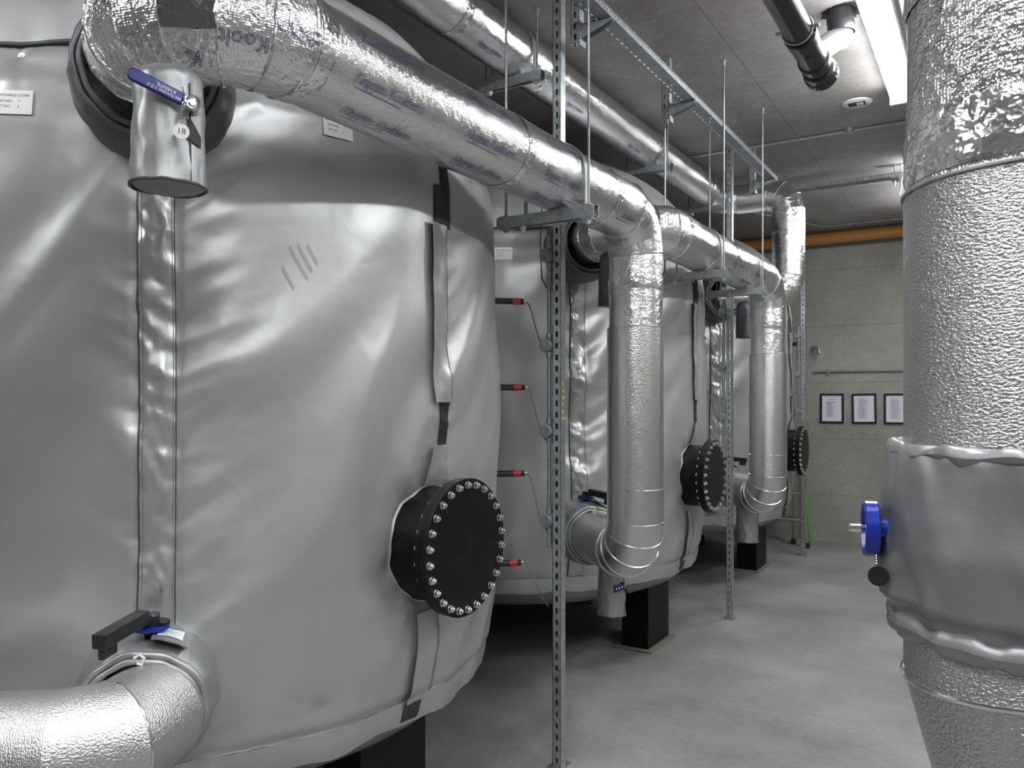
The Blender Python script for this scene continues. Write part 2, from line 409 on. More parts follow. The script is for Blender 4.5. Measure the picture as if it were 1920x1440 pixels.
def wrinkle(k, ph, z):
    s = 1.27*R_(ph); o = 11.3*k; nz = TANKS[k][1]
    zt = max(0.0, min(1.0, (z-0.6)/0.5))
    d = 0.009*N3(s*1.3+o, z*0.9, o) 
    ca, sa = 0.80, 0.60
    q, p = s*ca-z*sa, s*sa+z*ca           # folds that fall from upper right to lower left
    wq = 0.10*N3(s*1.7+o, z*1.7, 1.0)
    ff = 1.0 if k == 0 else 1.35
    fd = 0.020*(0.5-abs(N3((q+wq)*3.3+o, p*0.9, 3.0+o)))*(0.5+1.1*abs(N3(s*0.9, z*0.9, o+2))) + 0.016*N3((q+wq)*3.9+o, p*1.1, 13.0+o) + 0.0065*N3((q+wq)*8.5+o, p*1.7, 8.0+o)
    d += ff*fd
    if k > 0: d += 0.006*N3(s*9+o, z*1.8, 21.0)
    d += 0.006*N3(s*2.6+o, z*2.2, 5+o)
    for e, wd, am in ((nz-2.2, 0.07, 0.009), (nz+2.2, 0.15, 0.020), (2.2, 0.07, 0.010)):
        ds = s-1.27*R_(e)
        g = math.exp(-(ds/wd)**2)
        if g > 0.01:
            sg = 1 if ds > 0 else -1
            d += am*g*N3(z*7-ds*sg*6+o, ds*3, e) + 0.7*am*g*(0.3-abs(N3(z*12-ds*sg*7+o, ds*4, e+7))) + 0.006*g*g*(0.25-abs(N3(z*24-ds*sg*9, ds*8, e+o)))
    d -= 0.004*math.exp(-((s-1.27*R_(nz-2.0))/0.012)**2) + 0.004*math.exp(-((s-1.27*R_(nz+2.0))/0.012)**2)
    rr = math.hypot(s, z-MH_Z)
    if rr < 0.75:
        an = math.atan2(z-MH_Z, s); g = math.exp(-max(0, rr-0.19)/0.14)
        d += 0.020*g*N3(math.cos(an)*3.2+o, math.sin(an)*3.2, rr*1.2) - 0.030*math.exp(-max(0, rr-0.185)/0.06)*min(1.0, rr/0.1)
    hn = math.exp(-max(0.0, z-0.5)/0.16)
    d += 0.012*hn*N3(s*6+o, z*4, 2.0) - 0.006*math.exp(-((z-0.615)/0.012)**2)
    ht = math.exp(-max(0.0, 2.55-z)/0.12)
    d += 0.010*ht*N3(s*7+o, z*2, 9.0)
    for (sp, sz) in STUDS[k]:
        ds, dz = s-1.27*R_(sp), z-sz; r2 = math.hypot(ds, dz)
        if r2 < 0.25:
            an = math.atan2(dz, ds); d += -0.016*math.exp(-r2/0.03) + 0.007*math.exp(-r2/0.08)*N3(math.cos(an)*3.5, math.sin(an)*3.5, sp)*min(1, r2/0.02)
    return d
def TP(k, ph, z, off=0.0, wr=True):
    r = lerp(PROF, z) + off + (wrinkle(k, ph, z) if wr else 0.0)
    return Vector((CX + r*math.cos(R_(ph)), TANKS[k][0] + r*math.sin(R_(ph)), z))
DOME_B = 0.66
def dome_pt(k, ph, t):       # t 0..1 from the seam to the crown
    a = t*PI/2
    r = 1.20*max(0.0, math.cos(a))**0.85; z = 2.53 + DOME_B*math.sin(a)**1.0
    s = R_(ph); am = 0.02*(1-t)*min(1, r)
    r += am*N3(math.cos(s)*6+k*3, math.sin(s)*6, t*4) + 0.012*(1-t)*N3(math.cos(s)*17+k, math.sin(s)*17, t*3)
    if t == 0: r += 0.006; z += 0.012*N3(math.cos(s)*5+k*9, math.sin(s)*5, 3)
    return Vector((CX+r*math.cos(s), TANKS[k][0]+r*math.sin(s), min(z, CEIL-0.04)))

TL = ['large grey fabric-wrapped tank filling the left foreground', 'middle grey fabric-wrapped tank, behind the foreground tank', 'farthest grey fabric-wrapped tank, nearest the concrete end wall']
tanks = []
for k, (cy, nph) in enumerate(TANKS):
    t = thing('insulated_tank', TL[k], 'tank', (CX, cy, 0), 'fabric-wrapped tanks in a row'); tanks.append(t)
    step = 0.55 if k == 0 else 0.8
    phs = []; a = -115.0
    while a < 80: phs.append(a); a += step
    phs += list(range(80, 245, 5))
    zs = []; z = 0.54
    while z < 2.55: zs.append(z); z += (0.013 if k == 0 else 0.018)
    zs.append(2.55)
    W = len(phs); mb = MB()
    vs = [TP(k, p, z) for z in zs for p in phs]
    fs = []
    for j in range(len(zs)-1):
        for i in range(W):
            fs.append((j*W+i, j*W+(i+1) % W, (j+1)*W+(i+1) % W, (j+1)*W+i))
    mb.add(vs, fs); mb.build('jacket', 'jacket_fabric', t, True, 80)
    # rounded underside of the shell jacket
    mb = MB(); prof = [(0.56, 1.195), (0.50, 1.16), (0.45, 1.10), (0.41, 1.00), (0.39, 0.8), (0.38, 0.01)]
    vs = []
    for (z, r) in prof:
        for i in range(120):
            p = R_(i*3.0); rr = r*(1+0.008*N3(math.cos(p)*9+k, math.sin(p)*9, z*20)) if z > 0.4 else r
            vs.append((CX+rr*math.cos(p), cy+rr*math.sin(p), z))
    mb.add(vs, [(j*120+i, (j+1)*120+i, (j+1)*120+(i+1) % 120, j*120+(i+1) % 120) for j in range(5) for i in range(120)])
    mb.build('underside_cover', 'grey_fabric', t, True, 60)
    # dome cover
    mb = MB(); nu, nv = 180, 22
    vs = [dome_pt(k, 360.0*i/nu, j/nv) for j in range(nv) for i in range(nu)]; vs.append(dome_pt(k, 0, 1.0))
    fs = [(j*nu+i, j*nu+(i+1) % nu, (j+1)*nu+(i+1) % nu, (j+1)*nu+i) for j in range(nv-1) for i in range(nu)]
    fs += [((nv-1)*nu+i, (nv-1)*nu+(i+1) % nu, nv*nu) for i in range(nu)]
    mb.add(vs, fs); mb.build('top_cover', 'jacket_fabric', t, True, 80)
    # dark edge binding under the top cover
    pts = [dome_pt(k, 360.0*i/180, 0)+Vector((0, 0, -0.006)) for i in range(180)]
    MB().tube(pts, 0.005, 6, closed=True).build('edge_binding', 'piping_dark', t)
    # hem band
    hb = [(0.50, 0.006), (0.545, 0.008), (0.61, 0.007)]
    def hem(u, v, th, k=k): 
        z = 0.545+0.065*v; p = -115+205*u
        return TP(k, p, z, 0.001+th+0.005*abs(N3(u*60, v*2, k))) + Vector((0, 0, (1-v)*(0.018*N3(u*26, 7.0+k)-0.02)))
    MB().sheet(hem, 300 if k == 0 else 200, 3, 0.003).build('hem_band', 'strip_fabric', t, True, 50)
    # vertical seam strip with stitching
    z1 = 2.5 if k == 0 else 2.45; z0 = 0.62
    def strip(u, v, th, k=k, nph=nph):
        p = nph+(-1.9+3.8*u)+0.25*N3(v*3, 2+k); z = z0+(z1-z0)*v
        return TP(k, p, z, 0.004+th+0.010*(0.3-abs(N3(z*12+u*1.2, u*1.5+k, 4)))+0.004*N3(z*9-u*1.5, u, 6)*max(0.0, math.sin(PI*u))**0.5+0.0016*N3(z*30, u*3, 1))
    MB().sheet(strip, 12, 180, 0.003).build('seam_flap', 'strip_fabric', t, True, 50)
    for e in (0.09, 0.95):
        pts = [strip(e, v/170, 0.0032) for v in range(171)]
        MB().tube(pts, 0.0012, 5).build('stitching', 'stitch', t)
    MB().tube([strip(-0.015, v/170, 0.0) for v in range(171)], 0.0035, 6).build('flap_gap', 'piping_dark', t)
    MB().tube([strip(1.01, v/170, 0.0) for v in range(171)], 0.0022, 6).build('flap_gap', 'piping_dark', t)
    # front opening above / below the manhole with closing flaps
    def patch(pa, pb, pc, pd, za, zb, mat, name, off, th=0.003, wr=0.003, lift=0.0, nu=8, nv=30, seed=0.0, parent=t, k=k):
        def fn(u, v, h):       # pa..pb bottom edge, pc..pd top edge
            p = (pa+(pb-pa)*u)*(1-v)+(pc+(pd-pc)*u)*v; z = za+(zb-za)*v
            return TP(k, p, z, off+h+lift*(1-u)**2+wr*N3(z*10+seed, u*2, seed)*(1-0.3*u))
        return MB().sheet(fn, nu, nv, th).build(name, mat, parent, True, 50)
    j = 0.6*k
    patch(1.8, 4.0, 1.2-j, 3.6-j, 2.165, 2.42, 'black_shell', 'shell_gap', 0.002, 0.002, 0)
    patch(-0.4, 1.9, -0.4, 1.6, 2.165, 2.30, 'velcro', 'hook_tape', 0.004, 0.002, 0)
    patch(-1.4+j, 2.4, -1.8, 2.4, 1.58, 2.17, 'strip_fabric', 'closing_flap', 0.007, 0.003, 0.004, 0.010, seed=3+k)
    patch(0.6, 2.3, 0.3, 2.4, 1.44, 1.60, 'black_shell', 'shell_gap', 0.003, 0.002, 0)
    patch(-2.6, 2.3, -1.3+j, 2.3, 1.305, 1.438, 'strip_fabric', 'closing_flap', 0.006, 0.003, 0.003, 0.014, seed=8+k)
    patch(-4.2, 0.7, -4.0, 0.7, 0.60, 0.90, 'strip_fabric', 'closing_flap', 0.006, 0.003, 0.003, 0.010, seed=12+k)
    patch(-4.4, -1.2, -4.3, -1.0, 0.53, 0.60, 'velcro', 'hook_tape', 0.011, 0.002, 0, nv=6)
    for (za, zb, e) in ((1.60, 2.16, 2.35), (0.62, 0.88, 0.65)):
        MB().tube([TP(k, e, za+(zb-za)*q/40, 0.011) for q in range(41)], 0.0015, 5).build('stitching', 'stitch', t)
    # studs
    for (sp, sz) in STUDS[k]:
        c = TP(k, sp, sz, 0.0); n = Vector((math.cos(R_(sp)), math.sin(R_(sp)), 0))
        MB().lathe(c-n*0.002, n, [(0, 0.013), (0.003, 0.013), (0.005, 0.010), (0.006, 0.004), (0.004, 0.0)], 20).build('stud_button', 'white_label' if sz > 1 else 'jacket_fabric', t)
    # manhole barrel, cover and bolts
    bx = CX+1.17
    MB().lathe((bx, cy, MH_Z), (1, 0, 0), [(0, 0.185), (-1.475-bx, 0.185)], 72).build('manhole_neck', 'black_steel', t)
    bq = []
    for i in range(72):
        a = 2*PI*i/72; ph_ = math.degrees(math.asin(0.188*math.cos(a)/1.25)); bq.append(TP(k, ph_, MH_Z+0.188*math.sin(a), 0.002))
    MB().tube(bq, 0.0032, 8, closed=True).build('collar_binding', 'jacket_fabric', t)
    fl = MB().lathe((-1.482, cy, MH_Z), (1, 0, 0), [(0, 0.215), (0.002, 0.2195), (0.017, 0.2195), (0.0185, 0.217), (0.0195, 0.2165), (0.0215, 0.2195), (0.038, 0.2215), (0.040, 0.2195)], 96).build('manhole_cover', 'black_steel', t, True, 30)
    NB = 26
    for i in range(NB):
        a = 2*PI*(i+0.5)/NB; c = Vector((-1.442, cy+0.2*math.cos(a), MH_Z+0.2*math.sin(a)))
        bo = MB().lathe(c, (1, 0, 0), [(0, 0.0130), (0.0015, 0.0130), (0.0016, 0.0110), (0.010, 0.0110), (0.0118, 0.009), (0.012, 0.006), (0.017, 0.006), (0.018, 0.0045)], 6, fn=None)
        bo.build('bolt', 'bolt_zinc', fl, True, 30)
        MB().lathe(c-Vector((0.041, 0, 0)), (1, 0, 0), [(-0.009, 0.0095), (0, 0.0095)], 6).build('nut', 'bolt_zinc', fl, True, 30)
    # legs
    for (lx, ly) in ((-1.935, cy+0.12), (-3.745, cy+0.12), (-2.84, cy-0.88), (-2.84, cy+0.88)):
        if lx == -1.935: sx, sy = 0.18, 0.36
        elif lx == -3.745: sx, sy = 0.18, 0.36
        else: sx, sy = 0.36, 0.18
        lg = MB().span((lx-sx/2, ly-sy/2, 0.012), (lx+sx/2, ly+sy/2, 0.56)).build('leg', 'black_steel', t, False, bevel=0.004)
        MB().span((lx-sx/2-0.035, ly-sy/2-0.035, 0), (lx+sx/2+0.035, ly+sy/2+0.035, 0.014)).build('base_plate', 'baseplate', lg, False, bevel=0.003)
    # temperature probes on the side facing the next tank
    for z in (2.03, 1.64, 1.25, 0.845):
        ph = 44.0; n = Vector((math.cos(R_(ph)), math.sin(R_(ph)), 0)); c = TP(k, ph, z, -0.02, False)
        pb = MB().lathe(c, n, [(0, 0.014), (0.166, 0.014)], 20).build('sensor_probe', 'black_plastic', t)
        MB().lathe(c+n*0.115, n, [(0, 0.0147), (0.001, 0.0152), (0.033, 0.0152), (0.034, 0.0147)], 20).build('red_tape_band', 'red_tape', pb)
        MB().lathe(c+n*0.166, n, [(0, 0.0125), (0.005, 0.0125), (0.006, 0.008), (0.014, 0.006)], 16).build('cable_gland', 'galvanized', pb)
    # sewn label
    lab = [(-55.5, 2.349, 4.6, 0.064), (-62.2, 2.373, 4.6, 0.07), (-62.2, 2.373, 4.6, 0.07)][k]
    labs = [lab] + ([(-17.0, 2.395, 4.5, 0.064)] if k == 0 else [])
    for (lp, lz, lw, lh) in labs:
        def lf(u, v, th, lp=lp, lz=lz, lw=lw, lh=lh): return TP(k, lp+lw*(u-0.5), lz+lh*(v-0.5), 0.003+th)
        lo = MB().sheet(lf, 8, 6, 0.0012).build('sewn_label', 'white_label', t, True, 50)
        def pl(x, y, z, lf=lf, lw=lw, lh=lh): return lf(0.5+x/(1.27*R_(lw)), 0.5+y/lh, 0.0018)
        lines = [('REMOVABLE COVER', 0.018, 0.0), ('ITEM NO:     7', 0.002, -0.02), ('SET NO:      2', -0.012, -0.02)]
        for (tx, y, x) in lines:
            lettering('label_print', tx, 0.0095, lambda a, b2, c2, x=x, y=y: pl(a+x*0.4, b2+y, c2), 'ink', lo)
# hand smudges brushed into the nap of the foreground jacket are left as folds of the cloth
t = tanks[0]
for (p0, za, p1, zb) in ((-24.3, 2.02, -22.0, 1.93), (-23.2, 2.03, -21.4, 1.955), (-22.0, 2.03, -20.6, 1.975), (-25.2, 1.96, -23.8, 1.90)):
    MB().sheet(lambda u, v, th: TP(0, p0+(p1-p0)*u+0.18*(v-0.5), za+(zb-za)*u+0.012*(v-0.5), 0.0006+th*(1 if 0 < u < 1 else 0)), 12, 2, 0.0005).build('scuff_mark', 'scuff', t, True, 60)

# ------------------------------------------------------------ insulated pipes
PX = -1.366; PZ = 2.40; PR = 0.120; LZ = 0.885
def lump(amp, sc_=5.0, seed=0.0):
    return lambda a, L, p: amp*N3(math.cos(a)*1.3+L*sc_+seed, math.sin(a)*1.3, L*sc_*0.7)
def sub(a, b, d=0.05):
    a, b = Vector(a), Vector(b); n = max(2, int((b-a).length/d)); return [a.lerp(b, i/n) for i in range(n+1)]
def ring(mbparent, c, ax, r, name, mat, wd=0.05, amp=0.0025, seed=0.0, seg=48):
    """tape band round a pipe"""
    c = Vector(c); ax = Vector(ax).normalized(); n = 7
    prof = [(-wd/2+wd*i/(n-1), r+(0.0016 if 0 < i < n-1 else 0.0002)) for i in range(n)]
    fn = lambda a, h, i: (amp*abs(N3(math.cos(a)*7+seed, math.sin(a)*7, h*60+seed)) if 0 < i < n-1 else 0)
    return MB().lathe(c, ax, prof, seg, fn, False, False).build(name, mat, mbparent, True, 25)
def bead(parent, pts_ring, r=0.003, name='swaged_seam', mat='bead_metal'):
    return MB().tube(pts_ring, r, 6, closed=True).build(name, mat, parent)
def circ(c, ax, r, n=56):
    c = Vector(c); ax = Vector(ax).normalized(); up = Vector((0, 0, 1)) if abs(ax.z) < 0.9 else Vector((1, 0, 0))
    U = (up-ax*up.dot(ax)).normalized(); V = ax.cross(U)
    return [c+(U*math.cos(2*PI*i/n)+V*math.sin(2*PI*i/n))*r for i in range(n)]
def mitre_rings(pts, r, pre=None, post=None):
    pts = [Vector(q) for q in pts]; out = []
    lo = 1 if pre is not None else 0
    if pre is not None: pts = [Vector(pre)]+pts
    hi = len(pts)
    if post is not None: pts = pts+[Vector(post)]
    for i in range(lo, hi):
        tin = (pts[i]-pts[i-1]).normalized() if i > 0 else (pts[1]-pts[0]).normalized()
        tout = (pts[i+1]-pts[i]).normalized() if i < len(pts)-1 else tin
        b_ = (tin+tout).normalized(); den = tin.dot(b_)
        out.append([pts[i]+(q-pts[i])-tin*((q-pts[i]).dot(b_)/den) for q in circ(pts[i], tin, r)])
    return out
def nozzle(k, z, t, dph=0.0):
    ph = R_(TANKS[k][1]+dph); return Vector((CX+t*math.cos(ph), TANKS[k][0]+t*math.sin(ph), z))
def print_rows(parent, x, z, r, y0, y1, rows, size, step, brand='Kingspan. Kooltherm', flip=False, seed=0, dy=None):
    i = 0
    for (el, off) in rows:      # el = angle round the pipe, 0 = facing +X, + = up
        y = y0+off
        while y < y1:
            def pl(a, b2, c2, y=y, el=el):
                th = R_(el)+b2/r; rr = r+0.0030+c2*0.5
                return (x+rr*math.cos(th), y+a, z+rr*math.sin(th))
            lettering('printed_lettering', brand, size, pl, 'foil_print', parent, 0.0005, 0.28, 0.84)
            def ul(u, v, th_, y=y, el=el):
                th = R_(el)-size*0.62/r+0.0015*v/r; rr = r+0.0026+th_
                return Vector((x+rr*math.cos(th), y-size*3.2+size*4.4*u, z+rr*math.sin(th)))
            MB().sheet(ul, 6, 1, 0.0006).build('printed_line', 'foil_print', parent, False)
            y += step; i += 1

def header_pipe(k, ycorner, label, rise_top, clad_r, seams):
    """foil pipe leaving the top of tank k, running along the row and dropping to the foot of tank k+1"""
    n0 = nozzle(k, PZ, 1.36); tcor = (PX-CX)/math.cos(R_(TANKS[k][1])); cor = nozzle(k, PZ, tcor)
    c2 = Vector((PX, ycorner, PZ)); c3 = Vector((PX, ycorner, LZ)); n1 = nozzle(k+1, LZ, 1.40)
    n1 = Vector((n1.x, n1.y, LZ))
    t = thing('insulated_pipe', label, 'pipe', (PX, ycorner, LZ-0.12), 'foil-wrapped pipes linking one tank to the next')
    e1 = arc(n0, cor, c2, 0.185, 6)
    d0 = (cor-n0).normalized()
    MB().tube(sub(n0-d0*0.10, e1[0]), PR, 48, True, fn=lump(0.002, 8), post=e1[1]).build('foil_nozzle', 'foil_elbow', t, True, 40)
    # elbow: flat mitred gores of crumpled foil
    fine = []
    for a, b2 in zip(e1, e1[1:]): fine.append(a)
    fine.append(e1[-1])
    MB().tube(e1, PR+0.003, 56, False, fn=lump(0.0025, 9, 4), gore=True, pre=n0, post=c2).build('foil_elbow', 'foil_crumpled' if k == 0 else 'foil_elbow', t, True, 40)
    rings = mitre_rings(e1, PR+0.004, n0, c2)
    for i, rg in enumerate(rings):
        MB().tube([q + Vector((N3(q.x*30, q.y*30, q.z*30), N3(q.y*30, q.z*30, q.x*30), N3(q.z*33, q.x*30, q.y*30)))*0.004 for q in rg], 0.0035, 5, closed=True).build('tape_joint', 'foil_tape', t, True, 20)
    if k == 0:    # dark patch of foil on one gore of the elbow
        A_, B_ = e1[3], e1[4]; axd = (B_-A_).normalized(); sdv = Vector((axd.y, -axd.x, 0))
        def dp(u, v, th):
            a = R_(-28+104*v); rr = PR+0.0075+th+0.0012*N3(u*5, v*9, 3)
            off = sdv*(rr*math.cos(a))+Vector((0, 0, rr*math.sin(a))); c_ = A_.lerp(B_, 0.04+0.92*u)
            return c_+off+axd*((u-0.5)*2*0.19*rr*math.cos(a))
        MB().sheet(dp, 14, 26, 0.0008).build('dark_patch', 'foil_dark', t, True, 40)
    # straight run
    e2 = arc(e1[-1], c2, c3, 0.17, 3)
    MB().tube(sub(e1[-1], e2[0], 0.04), PR, 64, False, fn=lump(0.0022, 5.5, 7), pre=e1[-2], post=e2[1]).build('foil_run', 'foil', t, True, 40)
    L = (e2[0]-e1[-1]).length
    for q in seams:
        ring(t, e1[-1].lerp(e2[0], q), (0, 1, 0), PR+0.001, 'foil_tape_band', 'foil_tape' if q < 0.9 else 'foil_elbow', 0.045, 0.002, q*9)
    MB().tube(e2, PR+0.001, 56, False, fn=lump(0.002, 8, 1), gore=True, pre=e1[-1], post=c3).build('foil_elbow', 'foil_elbow', t, True, 40)
    # back seam of the elbow: a bright taped edge
    for rg in mitre_rings(e2, PR+0.002, e1[-1], c3)[0:4:3]:
        MB().tube([q + Vector((N3(q.x*25, q.y*25, q.z*25),)*3)*0.003 for q in rg], 0.003, 5, closed=True).build('tape_joint', 'foil_tape', t, True, 20)
    rt = Vector((PX, ycorner, rise_top))
    MB().tube(sub(e2[-1], rt-Vector((0, 0, 0.02)), 0.04), PR-0.001, 56, False, fn=lump(0.0016, 6, 2), pre=e2[-2]).build('foil_riser', 'foil_elbow', t, True, 40)
    ring(t, e2[-1]+Vector((0, 0, -0.13)), (0, 0, 1), PR, 'foil_tape_band', 'foil_tape', 0.06, 0.0025, 3)
    # metal cladding: riser, elbow, stub to the valve
    e3 = arc(rt, c3, n1, 0.165, 4)
    MB().tube([rt, e3[0]], clad_r, 72, True, post=e3[1]).build('metal_cladding', 'stucco_metal_fine', t, True, 40)
    MB().tube(e3, clad_r, 72, False, gore=True, pre=rt, post=n1).build('cladding_elbow', 'stucco_metal_fine', t, True, 40)
    d3 = (n1-e3[-1]).normalized()
    MB().tube([e3[-1], n1], clad_r, 64, True, pre=e3[-2]).build('cladding_stub', 'stucco_metal_fine', t, True, 40)
    for rg in mitre_rings(e3, clad_r+0.001, rt, n1): bead(t, rg, 0.0028)
    bead(t, circ(rt, (0, 0, 1), clad_r), 0.003); bead(t, circ(e3[0]+Vector((0, 0, 0.14)), (0, 0, 1), clad_r+0.001), 0.003)
    # longitudinal lap with rivets
    v = Vector((-0.848, -0.53, 0)); v = Vector((-0.93, -0.37, 0)).normalized()
    lp = rt + v*(clad_r+0.0015)
    MB().box((lp.x, lp.y, (rt.z+e3[0].z)/2), (0.004, 0.022, rt.z-e3[0].z-0.01), Matrix.Rotation(math.atan2(v.y, v.x), 3, 'Z')).build('lap_seam', 'bead_metal', t, False)
    return t
pipeA = header_pipe(0, 3.25, 'large foil-wrapped pipe crossing the foreground above the nearest tank, then dropping beside the middle tank', 1.905, PR+0.004, (0.015, 0.49, 0.86))
pipeB = header_pipe(1, 5.63, 'foil-wrapped pipe from the top of the middle tank, dropping beside the farthest tank', 1.895, PR+0.009, (0.25, 0.45, 0.78, 0.93))
print_rows(pipeA, PX, PZ, PR, 1.47, 2.45, [(24, 0.0), (-29, 0.0), (-70, 0.02)], 0.036, 0.45)
print_rows(pipeA, PX, PZ, PR, 2.50, 2.7, [(-48, 0.05)], 0.032, 0.6, 'Kooltherm')
print_rows(pipeA, PX, PZ, PR, 2.95, 3.1, [(-38, 0.0)], 0.032, 0.6, 'Kooltherm')
print_rows(pipeB, PX, PZ, PR, 4.3, 5.2, [(-20, 0.2), (-55, 0.0)], 0.032, 0.5)
# letters on the gores of the foreground elbow (laid the other way up, as the foil was cut)
def gore_text(txt, c, ax, el, r, size, rot=PI):
    """c on the pipe axis, ax along the pipe (horizontal), el angle round it"""
    c = Vector(c); ax = Vector(ax).normalized(); side = Vector((ax.y, -ax.x, 0))
    def pl(a, b2, c2):
        a2, b3 = a*math.cos(rot)-b2*math.sin(rot), a*math.sin(rot)+b2*math.cos(rot)
        th = R_(el)+b3/r; rr = r+0.007+c2*0.5
        return c+ax*a2+side*(rr*math.cos(th))+Vector((0, 0, rr*math.sin(th)))
    lettering('printed_lettering', txt, size, pl, 'foil_print', pipeA, 0.0006, 0.1)
ek = arc(nozzle(0, PZ, 1.36), nozzle(0, PZ, (PX-CX)/math.cos(R_(TANKS[0][1]))), (PX, 3.25, PZ), 0.185, 6)
def gore_mid(i): return (ek[i]+ek[i+1])/2, (ek[i+1]-ek[i])
c, a = gore_mid(4); gore_text('Koolt', c, a, -33, PR, 0.044)
gore_text('Kings', c, a, 28, PR, 0.040)
c, a = gore_mid(3); gore_text('K', c, a, -56, PR, 0.046)
c, a = gore_mid(5); gore_text('therm', c, a, -14, PR, 0.044)
gore_text('Kool', c, a, 42, PR, 0.040)

# upper pipe near the ceiling, with its drop to the farthest tank
CXp, CZ, CR = -1.93, 3.216, 0.111
t = thing('insulated_pipe', 'upper foil-wrapped pipe under the ceiling, dropping to the farthest tank at its end', 'pipe', (CXp, 6.4, 2.3))
pY = 6.42; pXr = -1.395; lowz = 2.40
a0 = Vector((CXp, -2.9, CZ)); a1 = Vector((CXp, pY, CZ)); a2 = Vector((pXr, pY, CZ)); a3 = Vector((pXr, pY, lowz)); a4 = nozzle(2, PZ, 1.36); a4 = Vector((a4.x, a4.y, lowz))
b1 = arc(a0, a1, a2, 0.13, 2); b2 = arc(a1, a2, a3, 0.15, 3); b3 = arc(a2, a3, a4, 0.16, 3)
MB().tube(sub(a0, b1[0], 0.05), CR, 56, True, fn=lump(0.0018, 4, 5), post=b1[1]).build('foil_run', 'foil', t, True, 40)
MB().tube(b1, CR+0.001, 48, False, fn=lump(0.002, 7), gore=True, pre=a0, post=b2[0]).build('foil_elbow', 'foil_elbow', t, True, 40)
MB().tube([b1[-1], b2[0]], CR+0.006, 48, False, gore=True, pre=b1[-2], post=b2[1]).build('foil_crosspiece', 'foil_elbow', t, True, 40)
MB().tube(b2, CR+0.010, 48, False, fn=lump(0.0015, 7), gore=True, pre=b1[-1], post=b3[0]).build('foil_elbow', 'foil_elbow', t, True, 40)
MB().tube([b2[-1], b3[0]], CR+0.014, 48, False, gore=True, pre=b2[-2], post=b3[1]).build('foil_drop', 'foil_elbow', t, True, 40)
MB().tube(b3, CR+0.012, 48, False, fn=lump(0.003, 9), gore=True, pre=b2[-1], post=a4).build('foil_elbow', 'foil_crumpled', t, True, 40)
MB().tube(sub(b3[-1], a4, 0.05), CR+0.010, 48, True, fn=lump(0.003, 8), pre=b3[-2]).build('foil_nozzle', 'foil_elbow', t, True, 40)
for y in (0.6, 1.8, 2.62, 3.32, 4.78, 5.9): ring(t, (CXp, y, CZ), (0, 1, 0), CR+0.001, 'foil_tape_band', 'foil_tape', 0.05, 0.002, y)
for z in (2.9, 2.66): ring(t, (pXr, pY, z), (0, 0, 1), CR+0.014, 'foil_tape_band', 'foil_tape', 0.012, 0.002, z)
for rg in mitre_rings(b2, CR+0.011, b1[-1], b3[0])+mitre_rings(b1, CR+0.003, a0, b2[0]): MB().tube(rg, 0.003, 5, closed=True).build('tape_joint', 'foil_tape', t)
for rg in mitre_rings(b3, CR+0.013, b2[-1], a4): MB().tube([q+Vector((N3(q.x*25, q.y*25, q.z*25),)*3)*0.004 for q in rg], 0.004, 5, closed=True).build('tape_joint', 'foil_tape', t, True, 20)
print_rows(t, CXp, CZ, CR, 2.05, 4.6, [(-62, 0.0)], 0.026, 0.8)

